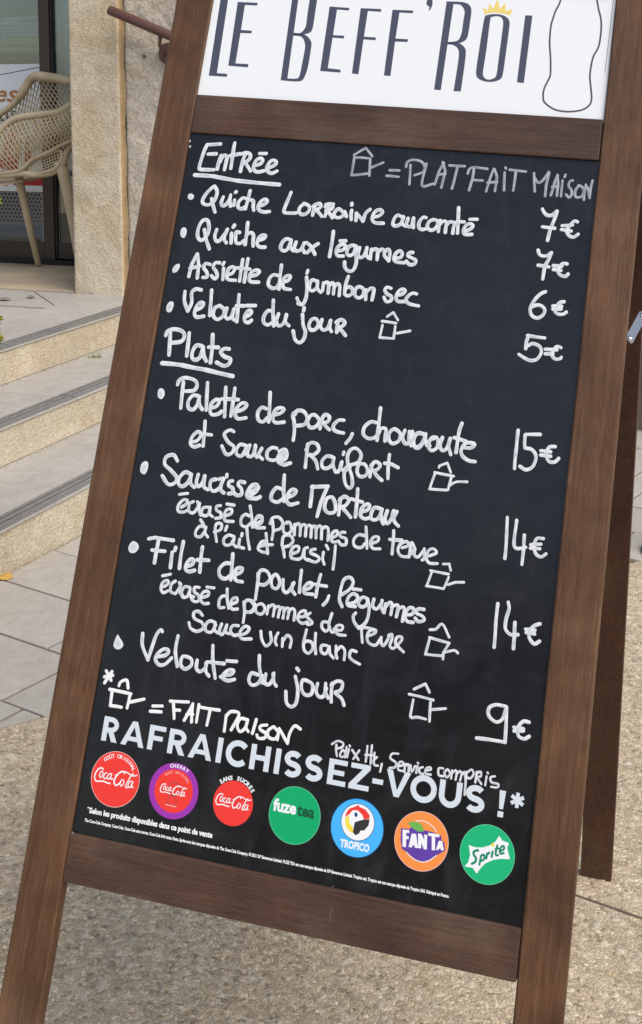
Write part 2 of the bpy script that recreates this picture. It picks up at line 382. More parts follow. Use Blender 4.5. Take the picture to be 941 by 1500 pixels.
 'line_ecrase_saucisse': ('w', """
~5.28 81.1,503.4 87.4,508.6 88.2,513.8 81.7,513.4 76,504.9 77.3,497.4 85.8,497.4 92.3,501.6
!5.3 74.9,520.3 87.2,523.4
~5.27 97.4,513.3 92.1,509.3 93.1,499.5 100.1,498.2 105.6,507.7 103.3,514
~5.26 107.2,512.3 107.5,503.6 111.2,496.4
~5.24 119.9,508.5 113,506.5 112,498.7 118.4,496.2 123.5,501.3 123.4,508.9
~5.24 123.4,508.9 123.7,500.2 129.1,496.5
~5.23 138.2,513.1 132.5,511.2 133.5,505.9 139.8,503.4 140.9,497 134.1,495
~5.21 147.5,500.1 155.1,504.4 155.4,509.9 148.4,508.9 145.5,500.9 148.6,493.7 160.3,494.2
!5.22 147.1,516.4 157.8,516.3
~5.17 182.2,504.7 176.1,506 171.2,500 172.6,491.4 180,489.6 186.1,495.4
~5.19 181.2,518.1 185.6,505.1 189.2,490.4
~5.15 193.1,495.3 200.4,500.6 200.7,506.1 194.8,506.4 191.4,498.3 194.9,491.2 206.6,491.7
~5.16 186.9,497 188.8,492.9 190.3,490.9
~5.15 191.5,493.3 199.9,496.6 201.6,503.3 195.1,504.6 191,496.4 195,490.5 206.5,492
~5.14 216.4,503.1 219.5,490.5 219.7,477.6
~5.14 213.6,498.4 215.9,506.3 224.8,508.5 231.7,501.9 229.4,494 219.7,489.5
~5.11 238.5,502.8 233.2,499.9 234.6,490.4 240.8,488 245.6,494.1 241.9,503.3 237.2,503.7
~5.1 249,502.1 250.5,488.3
~5.1 249.4,499.9 253.4,503.7 257.3,501 258.7,488.3
~5.09 257.6,498.9 261.5,503.7 265.3,501 266.5,488.7
~5.08 265.6,498.9 268.8,503.6 272.8,501.6 274.4,488.3
~5.08 273.1,499.9 276.4,503.6 279.7,501.2 281.7,488.2
~5.07 280.4,499.8 283.2,504.5 287.3,502.9 289.5,488.2
~5.06 288.3,500.9 292.3,504.6 297.2,502.1 298.7,487.4
~5.04 304.5,491.3 310.6,496.4 309.8,501.7 304.5,498.8 302.3,491 306.4,486.3 314,488.4
~5.03 321.2,501.1 315.7,500.3 315.3,495 323.6,492.9 324.6,485.6 318,484.3 314,488.4
~5 348.4,500.5 340.5,500.5 334.8,493.4 337.1,485.2 346.2,484.3 351,490.3
~5.01 349.4,512.3 352.2,497.8 354.7,484.4
~4.98 359.8,491.5 368.1,495.8 368.5,501.1 361.9,500.2 358.5,492.4 362.8,485.6 372.8,486.3
~4.97 388.2,512.3 389.4,498.7 390.1,482
!4.96 384.2,500.5 401.3,502
~4.97 388.4,512.7 389.5,498.1 389.7,482.1
!4.96 385.3,500.2 401.4,500.3
~4.94 402.5,491.8 410.4,495.6 408.4,500.7 400.4,496.9 397.3,488.5 402.5,481.2 413.7,481.4
~4.93 414.1,500.1 413.9,490.8 413.6,482.7
~4.92 413.6,482.7 419.2,492.8 415.5,500.3
~4.92 420.6,493 420.3,485 426.1,483.1 432,491.9
~4.91 433,494.7 434.5,483 432.1,480
~4.89 441,486.5 450.1,491.8 445.3,496.4 438.8,492.9 437.2,483.4 442.2,477.4 453.2,478.2
"""),
 'house_saucisse': ('w', """
!4.14 460.9,478.7 469.1,479.9 472,471.9
!4.15 444.8,468 469.8,466.8
!4.15 446.9,466.2 442.6,448.5
!4.14 441.8,447.6 465.4,447.3
!4.12 470.3,463 465.4,447.3
!4.12 470.7,453.3 480.6,457.9 491.4,459.4
"""),
 'price_saucisse': ('w', """
!5.39 539.3,550.3 541.1,524.1 542,497.4
~5.37 552.1,548 552.5,515.1 564,513.6 567.9,515.2
!5.34 564.3,530.4 565.3,514.3 565.2,492.8
~5.31 589.8,529.4 581.3,528.3 578.3,518.7 582,508.8 589.1,505.8 595.2,510.6
!5.32 574.1,519.4 587.3,522
!5.31 574.1,515 586.6,515.9
"""),
 'line_ail_persil': ('w', """
~5.22 121,481.2 112.6,481.2 107.9,474 109,467.6 116.2,467.5 120.9,474.7
~5.22 121.7,481.3 121.6,473.7 126.7,468.5
!5.24 112.3,489.9 117.3,484.7
~5.18 140.5,464.3 135.7,478.9 136.5,487.7 143.5,488.6 143.6,481 134.9,476.6
!5.19 152.2,486.5 150.7,480.9
~5.17 164.9,474.1 156.4,475.1 150.4,468.9 152.8,461.7 160.9,462.8 165.4,471
~5.16 165,473.1 165.3,464.4 170.6,460.9
~5.15 173.4,472 173.9,462.4 181.2,460.8
!5.16 175.7,479.9 175.5,476.7
~5.16 181.5,487.2 184.7,474.7 189.8,460.7
~5.12 204.7,466.6 212.4,469.8 210.6,473.9 205,472.1 201.8,463 208.2,459.6 216.3,459.7
~5.13 210,484.6 213.2,472.1 216.5,458.6
!5.12 209,469.4 221.5,471.1
~5.09 235,473.3 238.6,465.2 241,457
~5.09 235,473.3 235.6,484.1 244.5,486.4 250,480.7 246.5,473.8 240,470.8
~5.07 250.5,462.6 259,467 259.2,473.4 252.4,472.5 249.1,464.5 251.3,457.4 260.6,456.6
~5.05 260.6,456.6 265.8,460.5 267.5,471.4 271.7,474.1
~5.06 267.5,471.4 269.1,460.9 274.2,457.4
~5.04 283.2,473.5 277.8,471.7 277.3,467.4 285.6,465.4 290.7,461.8 286.8,457 280,457.1 275.2,458.6
~5.03 295,470.9 295.1,462.4 298.4,455.5
!5.03 297.4,480.8 301.1,476
~5.02 310.4,481.9 311.2,468.9 311.5,451
"""),
 'line_filet': ('w', """
*6.47 12.1,437.7 14.4,445.2 18.7,448 25.3,445.2 27.4,439.3 22.8,432.6 15.6,432.2
!6.45 40.2,454.3 49.9,457.3 77,457.1
!6.44 55,455.8 54.5,438.7 54.6,423.5
!6.43 47.7,439.9 67.3,440.9
~6.39 78.2,440.9 78.5,432.2 79.2,420.4
!6.39 82.2,448 81.7,444.2
~6.39 92.1,457.4 91.6,439.5 92.5,421.2
~6.34 102.6,424.8 110.2,429.1 111.6,434.7 106.7,435.5 101.9,429 101.5,421.4 107.2,418.9 115.1,421.6
~6.35 121.3,454 121.5,439.3 123.1,420.5
!6.33 116.6,436 133.6,437.8
~6.27 166.6,438.1 157.4,436.8 150.6,428.3 153.3,419 161.9,417 169,423.4
~6.29 166.8,451 168.2,435.1 169.4,417
~6.25 174.7,424.2 182.2,428.5 183.6,434 176.8,433.1 173.2,426.1 177.1,417.1 186.5,416.3
~5.65 206.8,430.4 208.4,423.9 208.7,396.4
~5.64 207.4,426.4 210.4,435 219.3,434.9 225.1,426.2 219.2,417.3 210.5,416.6
~5.62 232.9,432.7 227.4,426.6 229.6,416.1 237.1,415 239.5,424.2 232.9,432.7
~5.6 243.9,427.6 246,414.4 252.2,411.8 259.2,423 259.7,425.8
~5.58 258.2,424.2 258.2,416.2 263.4,410.8
~5.59 267.8,443.1 268.2,427 269.3,414.3
~5.56 274.6,417.2 283.4,422.5 285.4,428.1 280.2,428.2 274.9,421.3 276.5,414.3 288.1,414.4
~5.56 295.5,441.6 293.4,426.6 292.8,411.8
!5.55 288.4,427.8 305.7,427.6
~5.51 310.9,415.8 309,408.9 304.7,402.9
~5.5 328,419.6 337.7,427.7 342,437.6 336.9,443.5 328.8,439.7 326,426 326.2,412.7 331,404.7
~5.48 338.9,409.3 348.3,413.3 350.7,420.3 344,423.3 337.8,417.1 338.3,407.9 349.1,407.4
!5.49 343.2,429.3 353.9,429.7
~5.46 364.4,419.6 357.2,420.7 352.6,412.6 357.5,408.1 364.1,411.7 365,419.2
~5.46 364.5,419.1 368.4,407 367,391.1 358.4,381.9 350.6,387.3 348.1,394.8 350.9,399.2
~5.45 373.3,420.4 372.6,411.6 378.6,408.5 384.4,417.3 384.6,420.5
~5.43 384.6,420.5 384.6,412 388.2,406
~5.42 390.1,416.8 389.4,405.4
~5.42 390.1,412.9 395.4,419.4 399.1,416.8 398.8,404.2
~5.41 398.3,414.1 405.4,417.7 407.8,414.2 406.6,402.7
~5.4 407.1,411.4 412.6,416.2 416.3,413.6 415.5,398.3
~5.38 419.4,406.7 427.4,409.2 428.8,415.9 422.3,416.3 418,406.5 421.8,399.2 430.1,398.9
~5.37 442.4,417.4 434.7,416.8 432.7,411.3 441.3,408.7 444.7,404 436.8,401 432.2,404.7
"""),
 'line_ecrase_filet': ('w', """
~5.19 74.7,393.8 79.7,398.9 77.8,402.9 71.4,398.7 70.6,390 74.9,385.7 81.4,389.4
!5.21 69.7,407.8 81,411.6
~5.18 89.7,403.5 84.6,398.5 85.1,388.9 92.7,386.7
~5.16 92.7,386.7 97.9,397.2 95.9,402.2
~5.17 98.6,400.5 97.9,390.7 103.5,386.2
~5.15 112,398.1 104.9,398.2 101.4,391.2 103.8,384.1 110.6,386.1 113.1,396.1
~5.15 112.9,397.2 113.7,388.7 120,386.4
~5.14 125.9,400.1 119,399.1 120.1,392.9 126.6,389.5 127.8,382.2 119.8,381.1 115.2,386.8
~5.12 131.7,387.1 140.4,391.5 139.5,396.7 132.7,394.7 130,385.8 135.3,380.1 142.6,381.2
!5.13 136.6,402.3 147.4,402.6
~5.09 168,394.5 161.2,393.5 157.5,387.6 159,378.3 165.9,379.3
~5.1 166.4,403.8 168.7,390.3 172.4,379.2
~5.07 175.4,385 182.9,389.2 182,394.4 176.5,392.5 174.1,385.8 177.6,378.9 185.5,380.1
~5.06 193.2,389.7 196,377.4 196.3,363.8
~5.06 193.9,385.6 196.1,393.3 205.4,393.2 210.1,385.8 205.4,378.8 196.2,378.5
~4.87 192.6,390.5 200.9,393.6 208.6,386.2 203.4,378.7 196,378.4
~4.85 218.9,391.7 211.3,387.9 212.5,380 220.4,378.5 224.2,385.8 218.9,391.7
~4.84 228.4,390.4 228.1,379.7
~4.84 228.3,387.7 233.4,392.5 237.2,390.4 237.1,378.3
~4.83 237.1,387.2 240.8,391.4 244.8,390.2 244.4,378.1
~4.82 244.5,386.6 248.1,391.4 251.4,389.2 251.4,377.8
~4.81 251.1,387.1 255.3,391.7 258.6,389.5 257.8,378
~4.81 257.6,386.7 262,391.9 266.4,389.3 267.1,377.5
~4.79 273.3,382.4 281,384.9 281.4,391.6 274.6,389.2 271.5,380.8 278.1,375.2 286.4,377.7
~4.78 288.3,389.9 283.8,385.3 289.7,380.8 293,377.4 286.9,374.4 284.4,377.4
~4.75 314.4,381.9 307.4,380.9 307,374.2 313.3,369.9 318.2,375.9
~4.75 318.4,393.8 316.2,379.5 320.3,370.9 323.3,370.1
~4.73 324.1,374.1 334,374.3 335.5,379.8 328.9,380.1 325.5,374.3 330.6,368.6 341,368.8
~4.7 361.3,381.1 363.1,372.2 365.2,363.4
~4.7 357.2,380.4 366.7,382.7 378,382.3
~4.68 371,372.1 380.1,377.4 381,381.4 374.1,380.4 370.3,373.3 373.5,364.6 383.5,362.8 389.9,373.6
~4.67 389.9,373.6 390.9,366 394.5,363.9 399,372.4 399.6,377.7
~4.66 399.6,377.7 403.6,379.6 404.4,373.2 402.7,365.2 407.3,362 412.2,366.7
~4.64 412.2,366.7 417.6,374 417.1,378.3 410.9,376.8 410,368.9 416.8,363.5 422.3,359.9
"""),
 'line_sauce_vin': ('w', """
~5.29 136.8,364.4 130.2,368.8 123.6,365.7 126.1,358.6 137.3,355 140.8,348.1 132.4,342.6 122.5,345.3 118.9,352.2
~5.26 156.7,357.9 148.3,358.7 143.5,352.7 144.8,345.5 153.1,344.7 157.9,354.9
~5.26 156.8,356.8 157.1,348.4 162.3,345
~5.25 166.1,357.2 164.3,347.4 169.5,344 173.8,357.3
~5.24 173.3,356.1 173.5,347.8 179.5,346.6
~5.22 190.2,358.7 182.3,357.5 180,350.8 185.5,345.4 193.2,347.6
~5.21 194.5,346.8 203,351.2 206.1,357.9 199.4,359 193.9,350.8 197.5,343 211,344.5
~5 223.1,356.3 226.2,346.1 233.2,338.7 239.4,345.5 236.7,357
~4.97 245.4,353 245.1,346.4 247.8,342
!4.98 247.6,357.9 246.7,356.1
~4.96 254.9,351.8 256,341.4
~4.96 255.5,348 260.8,356.7 267.2,352.4 266.9,341.8
~4.95 286.4,367.9 284.9,349.8 287.7,341 293.8,338.6 298.4,345.3 295.9,352.8 288.6,353.5 284.9,349.8
~4.93 299.7,365.2 300.8,352.2 303.6,339.6
~4.9 317.4,352.1 310.4,351.1 310.7,343.3 317.5,341.7 320.9,351.4
~4.9 320.9,351.4 323.1,342.6 328.6,337.7
~4.89 330,353.5 331.6,342.6 333.6,338.5
~4.88 331.6,347.8 337,353.8 342.7,349.5 343.5,337.9
~4.86 358.6,350.6 351.5,350.9 350.4,342.9 356.1,338.6 365.5,335.6
"""),
 'house_filet': ('w', """
~4.26 453.7,393.2 461.4,395 469.4,402.5 480.3,387.7
!4.26 454.3,383.3 481.7,380.3
!4.26 455,382.8 451.7,361.7
!4.24 451.7,361.7 475.5,363.3
!4.23 481.2,380.2 475,366.8 475.6,359.1
~4.22 476.1,367.6 484.6,371 490,372.3 494.1,369.8
"""),
 'price_filet': ('w', """
!5.63 539.3,438.8 539.3,415.5 540.7,384.2
~5.62 552.7,442.9 554.7,434.7 552.3,421.7 552.8,409.1 560.5,403 569.6,404.3
!5.58 564.2,418.8 565.4,402.7 565.9,386.4
~5.55 596.7,422 590.5,419 584.6,412.9 584.5,403.5 591.8,396.2 598.3,400.4
!5.56 578.7,412.6 591.1,413.2
!5.55 580,408.6 590.9,408.6
"""),
 'house_veloute_main': ('w', """
!4.22 442.3,316.2 456.4,325.1 462.9,315.7
!4.22 436.5,309 469.2,306.8
~4.21 442.8,303.1 442.1,291.6 442.3,281.3 451.1,282.7 462.3,282.1
!4.18 465.9,303.3 467.5,280.2
~4.18 466.3,294.5 476,296.7 486.8,299.3
"""),
 'price_veloute_main': ('w', """
~5.48 564,314.5 550.9,314.4 542.8,309 543.4,299.9 553.3,293.7 561.4,298.7 565.1,313.6
!5.47 565.1,313.6 567.8,271.3 531,270.3
~5.42 595.8,300.3 588.3,300.1 582.7,292.1 583.8,282.1 591.6,279.4 597.6,283.4
!5.44 577,291.1 589.3,291.1
!5.43 577.9,286.8 589.5,288.7
"""),
 'line_veloute_main': ('w', """
*6.14 18,320.9 21.8,317.5 27.7,311.4 28.6,306.9 24.2,302.3 18.2,302.3 14.6,305.9 15.3,313
~6.1 54.5,327.8 56.9,312.4 68.3,295.2
~6.05 68.3,295.2 71.2,312.2 74.6,328.9 79.7,336.7 82.6,334.8
~6.04 81,301.1 93.1,305.3 95.9,311.4 89.2,312.7 81.4,305.8 79.1,297.4 85.3,291.4 94,293.3 102.1,302.8
~6.05 106.3,332.6 105.9,313 112,293.3
~6 124.8,307.9 117.3,306.7 116.6,296.3 123.8,291.7 131.7,297.5 130.8,305.4 123.5,308.1
~5.98 139.2,305.5 139.7,295.4 145.4,291.7 152.1,297.3 153.7,305.5
~5.96 152.2,304.1 154.1,293.1 159.2,288.2
~5.98 158.3,327.9 161.7,307.9 168.6,286.8
!5.95 156.9,306 178.2,307.1
~5.91 180.7,292.7 190.3,295.4 193.2,300.4 186.9,300.5 180.3,294.9 178.8,289.1 186.7,286.5 196.3,289.6
~5.91 176.1,289.8 178.7,289.7
!5.93 181.3,311.4 195.4,312.7
~5.86 227.8,300.5 218.6,301.1 216.3,291.4 222.1,286.2 230.5,290.6 234,300.4
~5.89 226.1,325 228.6,309.9 236.1,291.5
~5.85 238.7,303.2 239,292 245.2,290.9 249.7,298.8 249.7,306
~5.84 248.7,304.8 251.4,295 255.5,290.5
!5.82 280.7,317 283.3,314.7
~5.81 280,306.6 285.9,290.2 286.1,274 280.4,268 273,271.9 269.8,285.6
~5.78 298.4,303.4 290.6,303.2 290.6,293 296.6,285.9 305.2,288.3 305.3,299.4 298.4,303.4
~5.76 311.9,302.5 311.1,293.3 315.4,286.9 321.9,287.9 324.8,298.5
~5.75 322.8,304.3 324,293.3 328.7,287
~5.74 331.5,305.6 332.1,293.6 333.7,282.7
~5.74 330.7,303.5 337.5,309.6 345.4,308.9 344.5,299.6 337.4,295.4
~5.72 337.5,294.4 347.2,288.9 351.5,281.6
"""),
 'note_fait_maison': ('s', """
!5.34 10.1,271.6 19.6,260.5
!5.33 18.8,271.8 10.6,255.6
!5.33 9.1,263.4 21,267.1
~5.3 32.4,255.2 34,260.5 42.4,264.1 46.4,254.4
!5.31 19.8,248.6 52,247.8
!5.3 23.8,245.5 24.6,228.1 41.4,228.5
!5.27 50.8,247.1 49.6,228.8
!5.26 52.7,237.2 72.1,244.2
!5.22 86.2,237.4 99.9,239.6
!5.22 83.7,230.2 99.5,231.9
!5.21 110,247.6 136.1,250.7
!5.2 114.7,246.5 119.3,226.6
!5.19 117.4,237.1 125.6,238.4
!5.16 134,226.8 142.7,249.5
!5.17 142.7,249.5 144.7,226.3
!5.17 136.3,235 145,236.4
!5.17 151.5,249.8 151.6,227.4
!5.16 154.5,246.9 181.3,247.5
!5.14 168.3,246.9 166.9,225.9
!5.12 192,243 192.5,222.6
~5.11 192.2,241.9 198.1,248.4 209.4,248 206.3,236.4 201.9,225.7
~5.08 222.8,241.8 212.9,241.9 209.5,232.5 214.3,225.6 220.8,231.1 222.9,241.4
~5.08 222.9,241.4 221.9,232.3 225.9,227.5
!5.07 234.7,244.4 232,226.3
~5.05 250.4,239.9 242.2,237.5 241.7,233 250.9,229 249.4,223.2 241,221.8 238.5,225.4
~5.04 259.1,239.1 252.8,232.6 255.2,225.3 263.9,224.6 267.4,232.8 260.3,239.3
~5.03 267.8,238.4 267.6,224.1
~5.03 267.8,238.4 273.7,231.7 282,222.1
~5 282,222.1 283.3,235.5 288.7,245.1 296.8,242.5
"""),
 'note_price': ('w', """
~3.53 342.2,231.2 349.2,236.3 357.1,234.8 356.3,229.9 349.7,226.8
~3.53 348.4,231.4 348.8,224.4 351,217.8
~3.52 356.9,225.8 354.7,219.9 358.1,217.6 362,222.5 358.3,226.6
~3.52 362.3,230.9 362,218.3
~3.51 365.7,228.7 364.9,218.8
!3.52 365.9,233.5 366.7,232.5
!3.51 370.3,228.6 380.3,218.1
!3.5 379.9,229.7 373.3,218
!3.5 389.9,236.9 390.2,217.6
!3.5 395.8,238.5 397.1,216
!3.5 388.4,225.6 398.6,226.8
!3.49 400.5,230.4 401.2,216.7
~3.48 404.3,225.5 400.4,220.7 402.6,215.5 407.1,215.5
!3.47 411.9,218.5 410.8,208.7
~3.47 431.8,234.3 423.8,233 422.2,227.2 430.3,223 429.5,217.4 422.3,215.3
~3.46 433.8,219.5 439.4,221.8 439,225.3 434.1,223.7 434.3,215.4 440.4,214.6
~3.45 442.2,223.7 442.6,214.1
~3.45 442.9,221 446,224.3 447.9,219.2 447.9,214.2
~3.45 449.7,223.6 452.2,215.8 455.7,223.2
~3.44 458.7,223.7 458.2,215.5
!3.44 458.7,227.9 459.4,227.2
~3.44 466.1,223.7 461.9,221.6 462.6,216.2 467.2,215.6
~3.43 470.4,220.3 476.7,222.7 475.7,225.3 470.7,223.1 470,216.9 477.4,216.6
~3.42 492.4,226.8 486.7,225.8 487.7,217.8 493.6,217.5
~3.41 498.4,226.5 494.6,221.7 498.1,216.9 502,221.6 498.4,226.5
~3.41 504.3,226.1 504.1,216.5
~3.41 505.5,224.1 508.6,227.4 510.4,224.4 510,216.2
~3.4 511.4,224.1 514.5,227.3 516.7,224.1 515.9,215.9
~3.4 518.4,224.4 520.4,227.5 523.3,215.3
~3.4 523.2,228 523.2,215.8 523.7,200.2
~3.4 523.4,226.7 529.2,231.7 532.2,226.8 528.5,220.8 524.6,221.4
~3.39 536.1,230.2 535.6,217.4
~3.39 535.5,228.2 541,231.1 541.6,225.7 537.8,223.2 543.6,216.6
~3.38 549.1,227 548.6,216.1
!3.38 549.7,231.7 550.4,230.8
~3.37 559.6,228.8 554.1,226.5 556.2,221 564.9,220.3 564,216.1 556.2,215.6
"""),
}
HEADER = """
P 12.8,1141.1 10.5,1290.8 23.1,1291.3 25.2,1145.9 42.2,1145.7 42.2,1140.9
P 41.5,1158.7 39.7,1262.5 72.2,1262.4 72.2,1257.8 52.2,1258.1 52.5,1217.1 70.2,1216.9 70.2,1212.4 52.5,1212.2 52.4,1163.1 73.4,1163.1 73.5,1157.9
P 128.5,1140.3 126.2,1285.9 136.2,1286.3 138.7,1143.5
S 137.2,1212.3 148,1211.7 152.9,1209 156.7,1202.8 158.9,1193.7 158.1,1169.6 157.3,1151.1 155.2,1145.5 150.3,1144.1 138.6,1143.8|136.6,1216.7 149.2,1215.9 158.1,1213.3 164.4,1207.7 167.9,1201.5 168.5,1190.5 168.1,1166.5 166.9,1155.4 162.9,1143 153.5,1139.9 128.5,1140.3
S 137.6,1212.7 150.6,1214.4 158.4,1216.3 163.5,1218.8 166.1,1225.6 166.4,1248.1 166.3,1285.7|137,1216.4 146.6,1216.5 151.2,1219.7 153.5,1224.3 155,1228.8 154.5,1251.3 154.6,1285.2
P 187.9,1158.4 187.6,1261.4 218.8,1260.5 218.6,1256.4 199.9,1257.1 199.7,1216.1 217.2,1215.9 217.1,1211.4 199.6,1212 199.1,1163.4 219.5,1162.3 219.5,1157.6
P 237.5,1157.2 236.5,1260.9 268.6,1260.9 268.5,1256.4 248.2,1257 247.9,1215.9 266.5,1215.7 266.4,1211.3 247.8,1211.5 247.6,1156.6
P 286.7,1157 285.8,1260.5 317.8,1260.8 317.4,1256.4 297.1,1256.6 296.5,1215.4 315.7,1215.3 315.6,1210.9 296.5,1210.6 296.7,1156.5
P 336.1,1273.4 336.5,1278.6 340.5,1280.3 345,1278.3 345.6,1270.9 344,1264.2 340.3,1260.4 341.7,1265.6 340.6,1268.5 337.6,1269.8
P 364.7,1139.7 366.3,1277.3 377.2,1276.7 374.8,1139.2
S 366.3,1277.3 380.3,1277.6 392.6,1277 401,1273.3 405.2,1264.4 405.3,1246.2 405,1231.7 403.5,1220.8 397.7,1215 388.4,1211.7 375.3,1210.3|375.9,1273.3 380.8,1273.5 387.1,1273.1 391.8,1269.3 395.4,1262.1 395.1,1247.5 395,1231.2 393.6,1222.8 391.1,1217.6 385.2,1215.1 375.6,1213.9
S 376,1213.6 386.4,1213.4 395.3,1212 402.2,1206.3 404.8,1199.2 405.2,1175.9 404.5,1139.2|375.7,1210.3 381.6,1210.3 388.1,1208.1 392.9,1203.3 394.9,1195.1 394.9,1175.4 393.8,1138.9
O 425.7,1252.6 428.5,1257.8 436.1,1260.3 448.2,1260.5 458.2,1257 463.3,1250.7 464.2,1240 463.7,1202.3 462.8,1168.5 459.6,1160.5 448.2,1156.3 435.5,1157 426.8,1161.1 423.4,1169.8 423.8,1203.8|434.8,1251.2 437.1,1255.3 441,1257.3 446.8,1257.6 451.5,1255.2 454.2,1249.6 454.7,1239.5 454.2,1201.8 453.7,1168 451.2,1162.5 445.4,1159.7 439.3,1160 435,1164.1 433.5,1171.1 434.6,1206.1
P 484.6,1157.7 485.4,1260.8 495.9,1260.9 494.7,1157.3
G 424.8,1259.8 421.8,1270.6 429.8,1264.8 430.4,1277.5 436.9,1268.4 442,1284.2 447.2,1268.8 454.3,1279.3 455.8,1265.6 465.6,1269.6 463.7,1259.8 451.4,1262.5 437.5,1263.3
R2.7 536,1297.3 533,1280.9 528.8,1269.9 526.5,1259.1 524.5,1246.4 525.1,1221.5 529,1196.9 531.3,1172.4 528.4,1161.7 524.9,1151 524.3,1140.4 527.4,1130.2 540.9,1121.3 552.8,1118.6 564.3,1118.6 575.6,1120.4 585.1,1124.1 591.9,1131.4 593.2,1141.2 590.2,1158.3 587.5,1175.6 589.1,1200.1 593.8,1212.7 596.2,1221.6 596.8,1242.8 594.8,1260.4 590.2,1274.5 587.5,1285.1 583.4,1299.2
R0.8 610.6,1300.3 609.6,1278.9 609,1225.8 608.1,1179.5
"""
SCRIPT_MARK = """
2.0 -19,9.6 -22.9,10.6 -26.8,8.1 -29.5,3 -30.2,-1.8 -28.4,-5.7 -25.4,-7 -20.3,-5.8 -15,-5.5 -11,-6.4 -5.6,-6.6
1.6 -19.6,7.3 -22.3,5.6 -23.4,1.7 -22.5,-0.9 -20.4,-0.9 -18.9,2.5 -19.2,6.1
1.6 -12.9,5.8 -15.4,4.9 -17.1,1.4 -16.2,-1.7 -14.1,-1.6 -11.9,0.9
1.6 -7,5.9 -9.7,5.2 -11.5,1.4 -10.4,-1.6 -8.2,-0.8 -6.1,4.2
1.5 -6,6.5 -6.7,1.8 -5.6,-1.1 -2.7,0.6
1.4 -1.5,5.2 1.6,6
2.2 12.3,8.8 11.2,11.4 7.1,10.7 3,7.2 -0.2,1.5 -0.8,-4.1 2,-7.2 5.4,-5.8 7.6,-3.1
1.6 10.2,11.2 15,11.4 19.6,9.6 24.1,8.5 27.7,9.1 30.6,10.4
1.6 11.7,1.7 9.1,0.3 8.1,-4 9.7,-6.7 11.8,-5.6 13.2,-1.7 12.1,1.3
1.7 25.1,11.4 22.8,9.6 20.1,4.1 17.6,-2.3 16.5,-6.7 18.5,-7.4 20.4,-6
1.6 24.8,1.7 21.8,0.7 19.9,-3.3 21.1,-6.8 23.3,-5.7 25.7,-0.5
1.5 26.3,2 25.2,-3.3 25.7,-6.2 28.1,-4.8
"""
ORANGE_MARK = """
purple -28,10.6 -17.5,11.3 -15,14.4 -0.6,13.5 12.7,13.3 24.3,11.1 26,5.4 29.3,4.2 31.7,-5.6 19.9,-13.8 12.2,-20.4 4.1,-23.6 -4.5,-22.6 -15.7,-16.9 -23.8,-13.2 -26.7,-3.4
W -25.9,9.3 -17,10.2 -16.9,6.7 -20.7,6.4 -20.2,2.7 -16.7,2.6 -16.7,-0.7 -19.7,-1.1 -18.8,-10.6 -23.2,-10.7
W -13.5,6.8 -7.8,7.3 -3.1,-8.7 -7.2,-9.1 -8.3,-6.6 -10.9,-6.7 -11,-9.5 -15.5,-9.6
W -5.3,8.3 -1,8.6 3.7,2.2 2.7,8.5 6.6,8.7 8.3,-8.4 4.5,-8.7 0.2,-1.9 0.7,-8.4 -3.1,-8.7
W 7.6,11.5 22.3,12.1 22.3,8.7 17.1,8.4 18.7,-7.5 14.6,-7.9 12.6,8.1 8,8.1
W 22.3,4.7 26.6,5 30.1,-5.4 26.8,-6 25.8,-4.1 23.6,-4.5 23.1,-6.3 19.9,-6.6
green -20.3,18.3 -13.1,21.3 -4.4,20.6 -0.1,17 1.9,11.9 -5.6,10.5 -13,13
arc -10.3,22.2 -2,24 6.7,22.6 13.9,18.7 18.2,14.3
arc2 -17.7,-15.9 -10.4,-21.1 -2.5,-23.4 6,-23.6 14.9,-19 21.6,-12.6
"""
LEMON_MARK = """
star -24.2,6.6 -16,5.4 -7,6.8 1.6,10.7 8.7,16.8 12.6,24.3 16.8,19.5 25.6,18.1 24.1,11.9 29,-0.3 18.6,-1.6 8.6,-4.7 -1.1,-10.6 -6.7,-17.6 -10.5,-24.5 -16.3,-18.8 -26.7,-19 -22.8,-13.5 -21.3,-4.8
yellow 3.9,13.2 6.4,14.6 8.1,13.1 7.5,10.6 4.9,10.1 3.6,11.4
T3.4 -10.7,2.9 -14.9,1.7 -17.5,-1.1 -15.8,-4.4 -13.5,-7 -14,-11.2 -18.8,-14.9
T3.0 -7.3,-2.2 -8.4,-14.4
T3.0 -7.2,-2.8 -4.1,-1.1 -2.8,-4.4 -4.7,-7.7 -7.8,-8.9
T3.0 0,2.1 -0.6,-5.8
T3.0 0.1,-0.3 1.6,2 3.6,2.7
T3.0 6.7,5.7 5.8,-2.8
T3.0 11.6,13.7 10.5,3.4 12.1,1.1 14.5,2.4
T2.4 8.7,7.8 14.6,10.1
T2.8 16.1,6.8 20.1,9.9 19.7,13.2 17,12.3 15.2,7.3 16.9,4 21.3,6
"""
BIRD_MARK = """
red -17.5,9.6 -16.5,15.9 -13.9,20.8 -7.1,24.3 -1.7,27.7 -0.3,25.5 8.2,23.8 14.4,17.9 14.7,13.6 7.9,11.8 4.3,17 -2.2,21.1 -8.8,19.9 -12,15
yellow -17.4,8.4 -12.3,14 -11,4.6 -4.8,-1.3 -4.6,-7.4 -10.1,-5.4 -15.4,0.3
face -12,14.6 -8.4,19.5 -2.1,20.6 3.7,16.9 6.3,12.1 0.9,8.8 -4,6.2 -5.1,0.4 -9.5,4
beak -4,6.2 0.9,8.8 7.9,11.8 15.1,13.1 14.6,5.7 9.7,-1.3 5,-2.2 3.6,-5.9 -0.8,-9 -4.8,-5.7
eye -5.6,17.5 -2.8,18.4 -1.2,15.8 -2,13.2 -4.3,12.8 -5.8,15.2
"""
